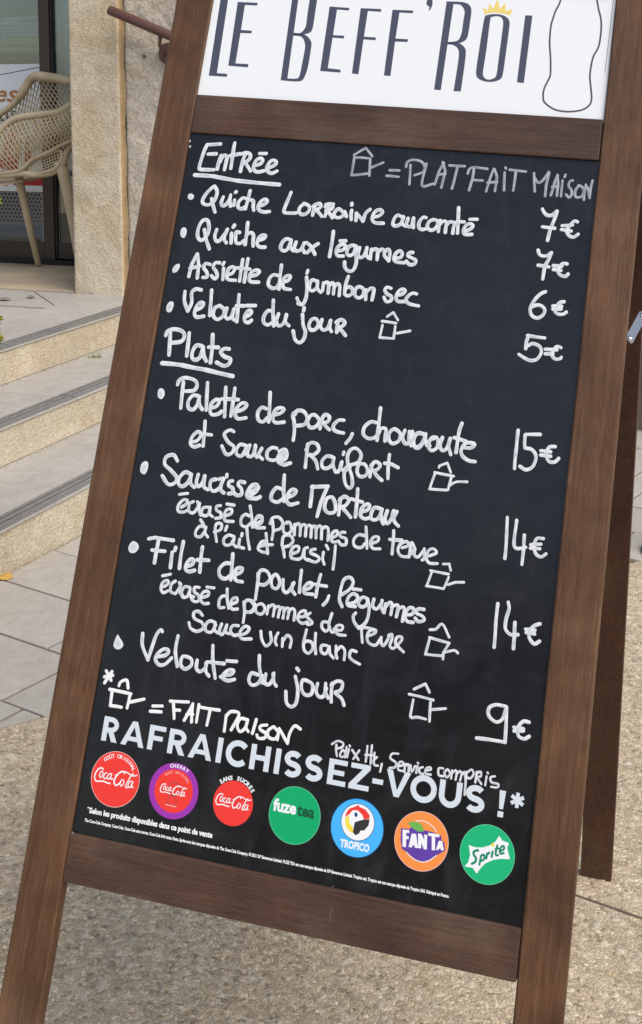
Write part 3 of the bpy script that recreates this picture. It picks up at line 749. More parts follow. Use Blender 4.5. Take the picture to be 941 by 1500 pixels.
CHAIR = {'near_rim': [(-0.744, 0.563, 0.3), (-0.639, 0.652, 0.3), (-0.584, 0.702, 0.3), (-0.536, 0.744, 0.3), (-0.474, 0.77, 0.3), (-0.372, 0.783, 0.3), (-0.26, 0.796, 0.3), (-0.211, 0.819, 0.3), (-0.165, 0.85, 0.31), (-0.159, 0.878, 0.36)], 'top_rim': [(-0.902, 0.681, 0.52), (-0.794, 0.749, 0.52), (-0.737, 0.783, 0.52), (-0.676, 0.817, 0.52), (-0.623, 0.861, 0.52), (-0.582, 0.914, 0.52), (-0.549, 0.954, 0.52), (-0.497, 0.967, 0.5), (-0.404, 0.959, 0.47), (-0.297, 0.946, 0.44), (-0.226, 0.929, 0.41), (-0.159, 0.885, 0.36)], 'inner_low': [(-0.907, 0.537, 0.52), (-0.802, 0.539, 0.52), (-0.745, 0.55, 0.52), (-0.685, 0.564, 0.52), (-0.633, 0.575, 0.52), (-0.593, 0.586, 0.52), (-0.561, 0.596, 0.52), (-0.508, 0.611, 0.5), (-0.414, 0.634, 0.47), (-0.305, 0.659, 0.44), (-0.233, 0.677, 0.41), (-0.164, 0.693, 0.36)], 'near_low': [(-0.769, 0.491, 0.33), (-0.667, 0.493, 0.33), (-0.612, 0.5, 0.33), (-0.565, 0.508, 0.33), (-0.496, 0.519, 0.33), (-0.425, 0.572, 0.33), (-0.334, 0.609, 0.33), (-0.258, 0.645, 0.33), (-0.183, 0.671, 0.33), (-0.164, 0.686, 0.36)], 'seat_edge': [(-0.776, 0.484, 0.34), (-0.674, 0.489, 0.34), (-0.58, 0.494, 0.34), (-0.488, 0.502, 0.34), (-0.415, 0.496, 0.35), (-0.334, 0.51, 0.36), (-0.28, 0.55, 0.36), (-0.256, 0.608, 0.36), (-0.217, 0.66, 0.36)], 'oval': [(-0.483, 0.511, 0.345), (-0.459, 0.545, 0.345), (-0.413, 0.571, 0.345), (-0.351, 0.595, 0.345), (-0.291, 0.618, 0.345), (-0.272, 0.602, 0.345), (-0.281, 0.563, 0.345), (-0.316, 0.527, 0.345), (-0.384, 0.507, 0.345), (-0.445, 0.502, 0.345)], 'leg_a': [(-0.56, 0.51, 0.4), (-0.578, 0.389, 0.46), (-0.595, 0.212, 0.54), (-0.63, 0.009, 0.66)], 'leg_b': [(-0.301, 0.562, 0.37), (-0.284, 0.477, 0.38), (-0.267, 0.319, 0.4), (-0.241, 0.037, 0.43)]}
SIGN_ROT = [[0.9646, 0.1393, -0.2238], [-0.2566, 0.3013, -0.9184], [-0.0605, 0.9433, 0.3264]]
SIGN_LOC = [-0.1727, 1.3654, 0.0084]
SW, SB1, SB2, SB3, SFOOT = 613.1, 61.3, 1048.8, 1109, -452.6
REAR_Y, REAR_Z = -101.9, -1068.4
FO, FU, FW = [-1.3383, 5.9947, 0.4323], [0.9397, -0.342, 0.0], [0.342, 0.9397, 0.0]
DOORW, LANDZ = 0.7846, 0.4323
STEP0, SDIR, SNOR = [-0.9924, 3.4759, 0.0601], [0.3381, 0.9411, 0.0], [0.9411, -0.3381, 0.0]
GP, GN = [-0.1727, 1.3654, 0.0084], [0.0626, -0.0002, 0.998]
LJ = [[-1.5298, 5.0968, 0.4323], [-1.4676, 5.2475, 0.4323], [-1.3283, 5.5633, 0.4323], [-1.1852, 5.8367, 0.4323], [-1.0999, 5.9046, 0.4323]]
LK = [[-1.711, 5.712, 0.4323], [-1.5817, 5.6633, 0.4323], [-1.3295, 5.5684, 0.4323], [-1.1852, 5.8367, 0.4323], [-1.1006, 5.9084, 0.4323]]
TUFT = [-1.0846, 5.1597, 0.3102]
FALLEN = [-0.9855, 3.4769, 0.0597]
TABLEB = [0.8146, 3.9559, -0.0531]
CAM_LOC = [0.0, 0.0, 1.3678]
CAM_ROT = [[1.0, 0.0062, 0.0], [-0.0005, 0.0845, -0.9964], [-0.0061, 0.9964, 0.0845]]
FLEN, PPX, PPY = 1991.21, 549.42, 286.20
PLANT = [[-0.9189, 3.3, 1.0857], [-0.9175, 3.3, 1.0757], [-0.9227, 3.3, 0.788], [-0.9267, 3.3, 0.7642], [-0.9223, 3.3, 0.7421]]
WIPE = (524.3, 352.9)

# ------------------------------------------------------------------ camera
cam_data = bpy.data.cameras.new('camera'); cam = bpy.data.objects.new('camera', cam_data); COL.objects.link(cam)
cam_data.sensor_fit = 'HORIZONTAL'; cam_data.sensor_width = 36.0
cam_data.lens = 36.0 * FLEN / 941.0
cam_data.shift_x = (470.5 - PPX) / 941.0
cam_data.shift_y = (PPY - 750.0) / 941.0
cam_data.clip_start = 0.05; cam_data.clip_end = 400
CR = Matrix(CAM_ROT).to_4x4()
cam.matrix_world = Matrix.Translation(Vector(CAM_LOC)) @ CR
scene.camera = cam

# ------------------------------------------------------------------ sky, sun, exposure
SUN_EL, SUN_AZ = math.radians(50), math.radians(140)      # azimuth measured clockwise from +Y
world = bpy.data.worlds.new('World'); scene.world = world; world.use_nodes = True
wn = world.node_tree.nodes; wl = world.node_tree.links
sky = wn.new('ShaderNodeTexSky'); sky.sky_type = 'NISHITA'; sky.sun_disc = False
sky.sun_elevation = SUN_EL; sky.sun_rotation = SUN_AZ
sky.air_density = 1.0; sky.dust_density = 1.0; sky.ozone_density = 1.0
hs = wn.new('ShaderNodeHueSaturation'); hs.inputs['Saturation'].default_value = 0.84      # thin high cloud: paler than a clear sky
wl.new(sky.outputs[0], hs.inputs['Color']); wl.new(hs.outputs[0], wn['Background'].inputs['Color']); wn['Background'].inputs['Strength'].default_value = 0.10
sd = bpy.data.lights.new('sun', 'SUN'); sd.energy = 2.2; sd.angle = math.radians(50); sd.color = (1.0, 0.94, 0.84)
sun = bpy.data.objects.new('sun', sd); COL.objects.link(sun)
sv = Vector((math.cos(SUN_EL)*math.sin(SUN_AZ), math.cos(SUN_EL)*math.cos(SUN_AZ), math.sin(SUN_EL)))
sun.rotation_euler = sv.to_track_quat('Z', 'Y').to_euler()
scene.view_settings.view_transform = 'Standard'; scene.view_settings.look = 'None'
scene.view_settings.exposure = 0.70; scene.view_settings.gamma = 1.0

# ------------------------------------------------------------------ helpers
def tag(o, label=None, cat=None, group=None, kind=None):
    if label: o['label'] = label
    if cat: o['category'] = cat
    if group: o['group'] = group
    if kind: o['kind'] = kind
    return o

def empty(name, loc=(0, 0, 0), rot=None, parent=None):
    o = bpy.data.objects.new(name, None); COL.objects.link(o)
    m = Matrix.Translation(Vector(loc))
    if rot is not None: m = m @ rot.to_4x4()
    o.matrix_world = m
    o.empty_display_size = 0.1
    if parent: o.parent = parent
    return o

def link_mesh(name, me, mats, parent=None, smooth=False):
    for m in (mats if isinstance(mats, (list, tuple)) else [mats]): me.materials.append(m)
    if smooth:
        me.polygons.foreach_set('use_smooth', [True]*len(me.polygons))
    o = bpy.data.objects.new(name, me); COL.objects.link(o)
    if parent: o.parent = parent
    return o

class MB:
    """collects verts / faces (with a material index) for ONE mesh"""
    def __init__(s): s.v = []; s.f = []; s.m = []; s.c = []; s.usec = False
    def vert(s, p, c=1.0): s.v.append(tuple(p)); s.c.append(c); return len(s.v)-1
    def face(s, idx, m=0): s.f.append(tuple(idx)); s.m.append(m)
    def poly(s, pts, m=0, c=1.0): s.face([s.vert(p, c) for p in pts], m)
    def box(s, lo, hi, m=0, fn=None):
        x0, y0, z0 = lo; x1, y1, z1 = hi
        P = [(x0,y0,z0),(x1,y0,z0),(x1,y1,z0),(x0,y1,z0),(x0,y0,z1),(x1,y0,z1),(x1,y1,z1),(x0,y1,z1)]
        if fn: P = [fn(p) for p in P]
        b = [s.vert(p) for p in P]
        for q in ((3,2,1,0),(4,5,6,7),(0,1,5,4),(1,2,6,5),(2,3,7,6),(3,0,4,7)): s.face([b[i] for i in q], m)
    def prism(s, poly, z0, z1, m=0, fn=None):
        n = len(poly)
        lo = [(x, y, z0) for x, y in poly]; hi = [(x, y, z1) for x, y in poly]
        if fn: lo = [fn(p) for p in lo]; hi = [fn(p) for p in hi]
        a = [s.vert(p) for p in lo]; b = [s.vert(p) for p in hi]
        s.face(list(reversed(a)), m); s.face(b, m)
        for i in range(n):
            j = (i+1) % n; s.face((a[i], a[j], b[j], b[i]), m)
    def tube(s, pts, r, n=8, m=0, caps=True, flat=1.0):
        pts = [Vector(p) for p in pts]
        rs = r if isinstance(r, (list, tuple)) else [r]*len(pts)
        rings = []; up = None
        for i, p in enumerate(pts):
            t = (pts[min(i+1, len(pts)-1)] - pts[max(i-1, 0)])
            if t.length < 1e-9: t = Vector((0, 0, 1))
            t.normalize()
            if up is None:
                up = Vector((0, 0, 1)) if abs(t.z) < 0.9 else Vector((1, 0, 0))
            a = t.cross(up)
            if a.length < 1e-6: a = t.orthogonal()
            a.normalize(); b = a.cross(t).normalized(); up = b
            ring = []
            for k in range(n):
                th = 2*math.pi*k/n
                ring.append(s.vert(p + a*math.cos(th)*rs[i] + b*math.sin(th)*rs[i]*flat))
            rings.append(ring)
        for i in range(len(rings)-1):
            for k in range(n):
                s.face((rings[i][k], rings[i][(k+1) % n], rings[i+1][(k+1) % n], rings[i+1][k]), m)
        if caps:
            s.face(list(reversed(rings[0])), m); s.face(rings[-1], m)
    def mesh(s, name):
        me = bpy.data.meshes.new(name); me.from_pydata(s.v, [], s.f)
        if any(s.m): me.polygons.foreach_set('material_index', s.m)
        if s.usec:
            a = me.color_attributes.new('edge', 'FLOAT_COLOR', 'POINT')
            arr = np.ones((len(s.v), 4), dtype=np.float32); arr[:, :3] = np.array(s.c, dtype=np.float32)[:, None]
            a.data.foreach_set('color', arr.ravel())
        me.update()
        return me
    def build(s, name, mats, parent=None, smooth=False, bevel=0, recalc=True):
        me = s.mesh(name)
        if recalc or bevel:
            bm = bmesh.new(); bm.from_mesh(me)
            if bevel:
                es = [e for e in bm.edges if len(e.link_faces) == 2 and e.calc_face_angle(0) > 0.6]
                bmesh.ops.bevel(bm, geom=es, offset=bevel, segments=2, affect='EDGES', profile=0.6)
            if recalc: bmesh.ops.recalc_face_normals(bm, faces=bm.faces)
            bm.to_mesh(me); bm.free()
        return link_mesh(name, me, mats, parent, smooth)

def catmull(pts, step):
    P = [Vector((a, b, 0)) if not isinstance(a, Vector) else a for a, b in pts] if len(pts[0]) == 2 else [Vector(q) for q in pts]
    if len(P) < 3: 
        n = max(2, int((P[-1]-P[0]).length/step)+1)
        return [P[0].lerp(P[-1], i/n) for i in range(n+1)]
    out = []
    closed = (P[0]-P[-1]).length < 1e-6
    for i in range(len(P)-1):
        p1, p2 = P[i], P[i+1]
        p0 = P[i-1] if i > 0 else (P[-2] if closed else p1*2-p2)
        p3 = P[i+2] if i+2 < len(P) else (P[1] if closed else p2*2-p1)
        n = max(2, int((p2-p1).length/step)+1)
        for k in range(n):
            t = k/n
            out.append(0.5*((2*p1)+(-p0+p2)*t+(2*p0-5*p1+4*p2-p3)*t*t+(-p0+3*p1-3*p2+p3)*t*t*t))
    out.append(P[-1])
    return out

# ---- materials
def mat(name, color=(0.5, 0.5, 0.5), rough=0.6, spec=0.5, metallic=0.0):
    m = bpy.data.materials.new(name); m.use_nodes = True
    b = m.node_tree.nodes['Principled BSDF']
    b.inputs['Base Color'].default_value = (*color, 1); b.inputs['Roughness'].default_value = rough
    b.inputs['Specular IOR Level'].default_value = spec; b.inputs['Metallic'].default_value = metallic
    return m
class NT:
    def __init__(s, m): s.m = m; s.n = m.node_tree.nodes; s.l = m.node_tree.links; s.b = s.n['Principled BSDF']
    def coord(s, kind='Object', scale=(1, 1, 1), rot=(0, 0, 0)):
        tc = s.n.new('ShaderNodeTexCoord'); mp = s.n.new('ShaderNodeMapping')
        mp.inputs['Scale'].default_value = scale; mp.inputs['Rotation'].default_value = rot
        s.l.new(tc.outputs[kind], mp.inputs['Vector']); return mp.outputs[0]
    def noise(s, co, scale, detail=4, rough=0.55, dist=0.0):
        t = s.n.new('ShaderNodeTexNoise'); t.inputs['Scale'].default_value = scale; t.inputs['Detail'].default_value = detail
        t.inputs['Roughness'].default_value = rough; t.inputs['Distortion'].default_value = dist
        s.l.new(co, t.inputs['Vector']); return t.outputs['Fac']
    def voro(s, co, scale, out='Distance', feat='F1'):
        t = s.n.new('ShaderNodeTexVoronoi'); t.feature = feat; t.inputs['Scale'].default_value = scale
        s.l.new(co, t.inputs['Vector']); return t.outputs[out]
    def ramp(s, fac, stops, interp='LINEAR'):
        r = s.n.new('ShaderNodeValToRGB'); r.color_ramp.interpolation = interp
        e = r.color_ramp.elements
        while len(e) < len(stops): e.new(0.5)
        for i, (p, c) in enumerate(stops):
            e[i].position = p; e[i].color = (*c, 1) if len(c) == 3 else c
        s.l.new(fac, r.inputs[0]); return r.outputs[0]
    def mix(s, a, b, fac, mode='MIX'):
        x = s.n.new('ShaderNodeMix'); x.data_type = 'RGBA'; x.blend_type = mode
        for sock, v in ((x.inputs[6], a), (x.inputs[7], b), (x.inputs[0], fac)):
            if isinstance(v, (int, float)): sock.default_value = v
            elif isinstance(v, tuple): sock.default_value = (*v, 1)
            else: s.l.new(v, sock)
        return x.outputs[2]
    def math(s, op, a, b=0.0):
        x = s.n.new('ShaderNodeMath'); x.operation = op
        for sock, v in ((x.inputs[0], a), (x.inputs[1], b)):
            if isinstance(v, (int, float)): sock.default_value = v
            else: s.l.new(v, sock)
        return x.outputs[0]
    def bump(s, h, strength=0.3, dist=0.002):
        b = s.n.new('ShaderNodeBump'); b.inputs['Strength'].default_value = strength; b.inputs['Distance'].default_value = dist
        s.l.new(h, b.inputs['Height'])
        prev = s.b.inputs['Normal']
        if prev.is_linked: s.l.new(prev.links[0].from_socket, b.inputs['Normal'])
        s.l.new(b.outputs[0], s.b.inputs['Normal'])
    def color(s, c): s.l.new(c, s.b.inputs['Base Color'])
    def rough(s, c): s.l.new(c, s.b.inputs['Roughness'])

def wood(name, along, base, dark, light, rnd=0.0):
    """stained softwood: long fibres along one local axis, slow blotches, worn lighter streaks, a few knots"""
    m = mat(name, base, 0.6, 0.3); t = NT(m)
    sc = [26.0, 26.0, 26.0]; sc[along] = 1.3
    co = t.coord('Object', tuple(sc)); cb = t.coord('Object', (1, 1, 1))
    fib = t.noise(co, 5.0, 6, 0.72, 1.1); fine = t.noise(co, 34.0, 3, 0.6)
    blot = t.noise(cb, 7.0, 3, 0.6, 0.4)
    c = t.ramp(fib, [(0.25, dark), (0.5, base), (0.78, light)])
    c = t.mix(c, t.ramp(fine, [(0.3, (0.55, 0.5, 0.48)), (0.6, (1.1, 1.08, 1.05))]), 0.55, 'MULTIPLY')
    c = t.mix(c, t.ramp(blot, [(0.3, (0.62, 0.60, 0.60)), (0.5, (1, 1, 1)), (0.72, (1.4, 1.3, 1.2))]), 0.9, 'MULTIPLY')
    hatch = t.noise(t.coord('Object', (60.0, 60.0, 60.0)), 9.0, 2, 0.6)
    c = t.mix(c, t.ramp(hatch, [(0.32, (0.74, 0.72, 0.70)), (0.66, (1.16, 1.15, 1.14))]), 0.7, 'MULTIPLY')
    grey = t.noise(t.coord('Object', (3, 3, 3)), 2.3, 3, 0.6)
    c = t.mix(c, t.ramp(grey, [(0.52, (0, 0, 0)), (0.70, (0.016, 0.018, 0.014))]), 1.0, 'ADD')
    ks = [2.2, 2.2, 2.2]; ks[along] = 1.1
    kn = t.voro(t.coord('Object', (6.0 if along != 0 else 3.2, 6.0 if along != 1 else 3.2, 6.0)), 1.0)
    c = t.mix(c, t.ramp(kn, [(0.0, (0.42, 0.36, 0.34)), (0.09, (0.7, 0.64, 0.6)), (0.16, (1, 1, 1))]), 0.8, 'MULTIPLY')
    # weathered specks of pale dust
    sp = t.noise(t.coord('Object', (90, 90, 90)), 3.0, 2, 0.5)
    c = t.mix(c, t.ramp(sp, [(0.72, (0, 0, 0)), (0.8, (0.10, 0.09, 0.08))]), 0.6, 'ADD')
    t.color(c)
    t.rough(t.ramp(fib, [(0.3, (0.62,)*3), (0.7, (0.42,)*3)]))
    t.bump(fib, 0.35, 0.0015); t.bump(fine, 0.25, 0.0006)
    return m
M = {}
M['wood_y'] = wood('stained_wood_upright', 1, (0.106, 0.051, 0.025), (0.058, 0.027, 0.014), (0.165, 0.086, 0.045))
M['wood_x'] = wood('stained_wood_rail', 0, (0.070, 0.038, 0.026), (0.040, 0.022, 0.017), (0.100, 0.057, 0.040))
M['wood_rear'] = wood('stained_wood_rear', 1, (0.072, 0.031, 0.019), (0.046, 0.020, 0.012), (0.10, 0.046, 0.028))

m = M['slate'] = mat('blackboard_paint', (0.014, 0.015, 0.018), 0.2, 0.5); t = NT(m)
hz = t.noise(t.coord('Object', (1, 1, 1)), 5.0, 5, 0.65, 0.8); hz2 = t.noise(t.coord('Object', (1, 2.2, 1)), 22.0, 4, 0.7)
c = t.ramp(hz, [(0.3, (0.0065, 0.0065, 0.007)), (0.7, (0.0105, 0.0105, 0.0115))])
c = t.mix(c, t.ramp(hz2, [(0.45, (0, 0, 0)), (0.8, (0.006, 0.006, 0.007))]), 1.0, 'ADD')
gx = t.coord('Object')
sep = t.n.new('ShaderNodeSeparateXYZ'); t.l.new(gx, sep.inputs[0])
def _lin(a, b, c0): return t.math('ADD', t.math('ADD', t.math('MULTIPLY', sep.outputs[0], a), t.math('MULTIPLY', sep.outputs[1], b)), c0)
WX, WY = (WIPE[0]-SW/2)*0.0009, (WIPE[1]-SFOOT)*0.0009
ca_, sa_ = math.cos(math.radians(52)), math.sin(math.radians(52))
du_ = _lin(ca_/0.030, sa_/0.030, -(WX*ca_+WY*sa_)/0.030); dv_ = _lin(-sa_/0.011, ca_/0.011, (WX*sa_-WY*ca_)/0.011)
rr_ = t.math('ADD', t.math('MULTIPLY', du_, du_), t.math('MULTIPLY', dv_, dv_))
wipe = t.ramp(t.math('ADD', rr_, t.math('MULTIPLY', hz2, 0.5)), [(0.25, (1, 1, 1)), (1.0, (0, 0, 0))])
smear = t.noise(t.coord('Object', (5, 2.0, 1), (0, 0, 0.7)), 3.0, 5, 0.6, 1.5)
ghost = t.ramp(smear, [(0.50, (0, 0, 0)), (0.72, (0.0045, 0.0048, 0.0055))])
c = t.mix(c, ghost, 1.0, 'ADD')
c = t.mix(c, (0.006, 0.006, 0.007), t.math('MULTIPLY', wipe, 0.6))
t.color(c)
t.rough(t.mix(t.mix(t.ramp(hz, [(0.3, (0.18,)*3), (0.7, (0.25,)*3)]), (0.36, 0.36, 0.36), t.ramp(smear, [(0.5, (0, 0, 0)), (0.75, (1, 1, 1))])), (0.20, 0.20, 0.20), wipe)); t.l.new(t.math('SUBTRACT', 0.5, t.math('MULTIPLY', wipe, 0.06)), t.b.inputs['Specular IOR Level'])

def paint(name, hi, lo):
    m = mat(name, hi, 0.45, 0.4); t = NT(m)
    at = t.n.new('ShaderNodeAttribute'); at.attribute_name = 'edge'
    no = t.noise(t.coord('Object', (1, 1, 1)), 150.0, 4, 0.65, 0.5)
    f = t.math('MULTIPLY', t.math('SUBTRACT', 1.0, at.outputs['Fac']), t.ramp(no, [(0.38, (0.45,)*3), (0.58, (1.0,)*3)]))
    t.color(t.mix(hi, lo, f)); return m
M['chalk'] = paint('white_chalk_marker', (0.69, 0.71, 0.73), (0.34, 0.39, 0.47))
M['chalk_thin'] = paint('thin_grey_chalk_marker', (0.36, 0.39, 0.43), (0.13, 0.145, 0.17))
M['chalk_solid'] = paint('solid_white_chalk_marker', (0.80, 0.81, 0.82), (0.70, 0.72, 0.75))
M['print_white'] = mat('printed_pale_blue_white', (0.60, 0.66, 0.72), 0.35)
m = M['gloss_white'] = mat('glossy_white_panel', (0.77, 0.785, 0.80), 0.2, 0.5)
def flat(name, c, r=0.35): M[name] = mat(name, c, r); return M[name]
flat('ink_navy', (0.062, 0.068, 0.105), 0.3); flat('ink_grey', (0.075, 0.078, 0.085), 0.3); flat('gold', (0.78, 0.60, 0.16), 0.35)
flat('red_print', (0.78, 0.038, 0.028)); flat('purple_print', (0.30, 0.030, 0.38)); flat('green_print', (0.0, 0.36, 0.13))
flat('blue_print', (0.055, 0.42, 0.88)); flat('orange_print', (0.83, 0.26, 0.055)); flat('bright_green_print', (0.008, 0.42, 0.17))
flat('white_print', (0.80, 0.81, 0.84)); flat('dark_green_print', (0.004, 0.08, 0.035)); flat('violet_print', (0.105, 0.045, 0.34))
flat('leaf_print', (0.13, 0.42, 0.08)); flat('navy_print', (0.01, 0.05, 0.16)); flat('black_print', (0.03, 0.028, 0.03))
flat('yellow_print', (0.80, 0.66, 0.06)); flat('mint_line', (0.12, 0.50, 0.27)); flat('dark_red_print', (0.42, 0.05, 0.06)); flat('sprite_green', (0.0, 0.21, 0.12)); flat('pale_pink_print', (0.78, 0.46, 0.44))
m = M['steel'] = mat('zinc_plated_steel', (0.55, 0.55, 0.55), 0.32, 0.5, 1.0)

def stone(name, c0, c1, sc, bump, rough=0.85, speck=0.0, big=1.5):
    m = mat(name, c0, rough, 0.3); t = NT(m); co = t.coord('Object', (1, 1, 1))
    a = t.noise(co, sc, 6, 0.65, 0.3); b = t.noise(co, big, 4, 0.6, 0.5)
    c = t.mix(t.ramp(a, [(0.3, c0), (0.7, c1)]), t.ramp(b, [(0.3, (0.80, 0.78, 0.76)), (0.7, (1.12, 1.1, 1.08))]), 0.8, 'MULTIPLY')
    if speck:
        s_ = t.noise(co, sc*4, 2, 0.5)
        c = t.mix(c, t.ramp(s_, [(0.30, (0.45, 0.42, 0.4)), (0.40, (1, 1, 1))]), speck, 'MULTIPLY')
    t.color(c); t.bump(a, bump, 0.004)
    return m, t, co, a
M['paver'] = stone('grey_limestone_paver', (0.38, 0.35, 0.31), (0.46, 0.425, 0.385), 28, 0.12, speck=0.25)[0]
M['tread'] = stone('pale_limestone_tread', (0.355, 0.332, 0.302), (0.43, 0.405, 0.375), 22, 0.12, speck=0.3)[0]
def pitted(name, c0, c1, vs, bs):
    m, t, co, a = stone(name, c0, c1, 40, 0.3, big=3.0)
    pt = t.noise(co, 2.6, 5, 0.7, 1.2); v = t.voro(co, vs); n2 = t.noise(co, vs*1.1, 3, 0.6, 1.2)
    h = t.math('ADD', t.math('MULTIPLY', v, 0.5), n2)
    t.bump(h, bs, 0.006)
    prev = t.b.inputs['Base Color'].links[0].from_socket
    prev = t.mix(prev, t.ramp(pt, [(0.36, (0.86, 0.79, 0.68)), (0.50, (1, 1, 1)), (0.66, (1.06, 1.07, 1.09))]), 0.9, 'MULTIPLY')
    t.color(t.mix(prev, t.ramp(n2, [(0.3, (0.72, 0.66, 0.58)), (0.52, (1.0, 1.0, 1.0)), (0.75, (1.14, 1.12, 1.1))]), 0.9, 'MULTIPLY'))
    return m, t, co
M['riser'] = pitted('rough_sandy_riser', (0.54, 0.46, 0.34), (0.65, 0.575, 0.45), 110, 0.8)[0]
M['pillar'] = pitted('bush_hammered_limestone', (0.60, 0.515, 0.385), (0.70, 0.62, 0.48), 95, 0.6)[0]
M['wall'] = pitted('rough_grey_limestone', (0.50, 0.44, 0.36), (0.60, 0.54, 0.45), 50, 0.8)[0]
M['grout'] = stone('ochre_joint_filler', (0.42, 0.27, 0.13), (0.56, 0.40, 0.22), 30, 0.4)[0]
M['threshold'] = stone('worn_threshold_stone', (0.30, 0.27, 0.23), (0.50, 0.40, 0.27), 5, 0.1, big=2.5)[0]
M['strip'] = stone('dark_abrasive_strip', (0.16, 0.155, 0.15), (0.25, 0.24, 0.23), 60, 0.3)[0]
M['groove'] = mat('strip_groove', (0.06, 0.057, 0.055), 0.9)
M['joint'] = stone('dirty_joint', (0.10, 0.08, 0.06), (0.20, 0.16, 0.12), 40, 0.4)[0]
m, t, co, a = stone('cement_matrix', (0.41, 0.34, 0.245), (0.53, 0.45, 0.335), 60, 0.6, speck=0.5, big=0.8)
M['cement'] = m
dn = t.n.new('ShaderNodeTexNoise'); dn.inputs['Scale'].default_value = 70; dn.inputs['Detail'].default_value = 3; t.l.new(co, dn.inputs['Vector'])
vm = t.n.new('ShaderNodeVectorMath'); vm.operation = 'SCALE'; vm.inputs['Scale'].default_value = 0.011; t.l.new(dn.outputs['Color'], vm.inputs[0])
va = t.n.new('ShaderNodeVectorMath'); va.operation = 'ADD'; t.l.new(co, va.inputs[0]); t.l.new(vm.outputs[0], va.inputs[1])
vc = t.voro(va.outputs[0], 150, 'Color'); ve = t.voro(va.outputs[0], 150, 'Distance', 'DISTANCE_TO_EDGE'); vc2 = t.voro(va.outputs[0], 66, 'Color')
sp1 = t.n.new('ShaderNodeSeparateColor'); t.l.new(vc, sp1.inputs[0]); sp2 = t.n.new('ShaderNodeSeparateColor'); t.l.new(vc2, sp2.inputs[0])
prev = t.b.inputs['Base Color'].links[0].from_socket
cc = t.mix(prev, t.ramp(sp1.outputs[0], [(0.0, (0.50, 0.47, 0.43)), (0.12, (0.86, 0.82, 0.78)), (0.55, (1.0, 1.0, 1.0)), (0.86, (1.22, 1.22, 1.24)), (1.0, (1.45, 1.47, 1.5))]), 0.9, 'MULTIPLY')
cc = t.mix(cc, t.ramp(sp2.outputs[1], [(0.0, (0.78, 0.76, 0.74)), (0.3, (1, 1, 1)), (0.8, (1.12, 1.10, 1.06)), (1.0, (1.2, 1.22, 1.26))]), 0.8, 'MULTIPLY')
cc = t.mix(cc, t.ramp(ve, [(0.0, (0.70, 0.67, 0.63)), (0.09, (1, 1, 1))]), 0.6, 'MULTIPLY')
t.color(cc); t.bump(t.ramp(ve, [(0.0, (0,)*3), (0.25, (1,)*3)]), 0.42, 0.003); t.bump(sp1.outputs[2], 0.35, 0.002)
m = M['pebble'] = mat('washed_pebble', (0.4, 0.36, 0.3), 0.8, 0.3); t = NT(m)
at = t.n.new('ShaderNodeAttribute'); at.attribute_name = 'tint'
no = t.noise(t.coord('Object', (1, 1, 1)), 160, 3, 0.6)
t.color(t.mix(at.outputs['Color'], t.ramp(no, [(0.3, (0.72, 0.70, 0.68)), (0.7, (1.15, 1.13, 1.1))]), 0.8, 'MULTIPLY')); t.bump(no, 0.3, 0.001)

# ------------------------------------------------------------------ ground
GPv, GNv = Vector(GP), Vector(GN)
def gz(x, y):
    x_ = max(-3.5, min(3.5, x)); y_ = max(-3, min(8, y))
    return GPv.z - (GNv.x*(x_-GPv.x) + GNv.y*(y_-GPv.y))/GNv.z
S0, SD, SN = Vector(STEP0), Vector(SDIR), Vector(SNOR)
def W2(u, v): p = S0 + SD*u + SN*v; return (p.x, p.y)         # along / away from the stairs
a10 = math.radians(10)
E1 = SD*math.cos(a10) + SN*math.sin(a10); E2 = SN*math.cos(a10) - SD*math.sin(a10)
def WE(a, b): p = S0 + E1*a + E2*b; return (p.x, p.y)
xs = sorted(set([-60, -30, -15, -8, -5, -3.5] + [round(-3+0.25*i, 3) for i in range(25)] + [3.5, 5, 8, 15, 30, 60]))
ys = sorted(set([-60, -30, -15, -8, -5, -3] + [round(-2+0.25*i, 3) for i in range(41)] + [9, 12, 20, 40, 60]))
g = MB()
for y in ys:
    for x in xs: g.vert((x, y, gz(x, y)))
nx = len(xs)
for j in range(len(ys)-1):
    for i in range(nx-1): g.face((j*nx+i, j*nx+i+1, (j+1)*nx+i+1, (j+1)*nx+i))
ground = g.build('ground', M['cement'], recalc=False); tag(ground, kind='structure')
tag(ground, 'sloping beige exposed aggregate concrete ground')

def clip(poly, nx_, ny_, c):
    """keep the part where nx*x+ny*y >= c"""
    out = []
    for i in range(len(poly)):
        a, b = poly[i], poly[(i+1) % len(poly)]
        da, db = nx_*a[0]+ny_*a[1]-c, nx_*b[0]+ny_*b[1]-c
        if da >= 0: out.append(a)
        if da*db < 0:
            t_ = da/(da-db); out.append((a[0]+(b[0]-a[0])*t_, a[1]+(b[1]-a[1])*t_))
    return out
# pavers (in E1/E2 coordinates)
pavement = empty('pavement', (S0.x, S0.y, 0)); tag(pavement, 'grey limestone paving laid in rows below the stairs', kind='structure')
def pv_world(q): return WE(q[0], q[1])
rows = []
STEP = 0.247
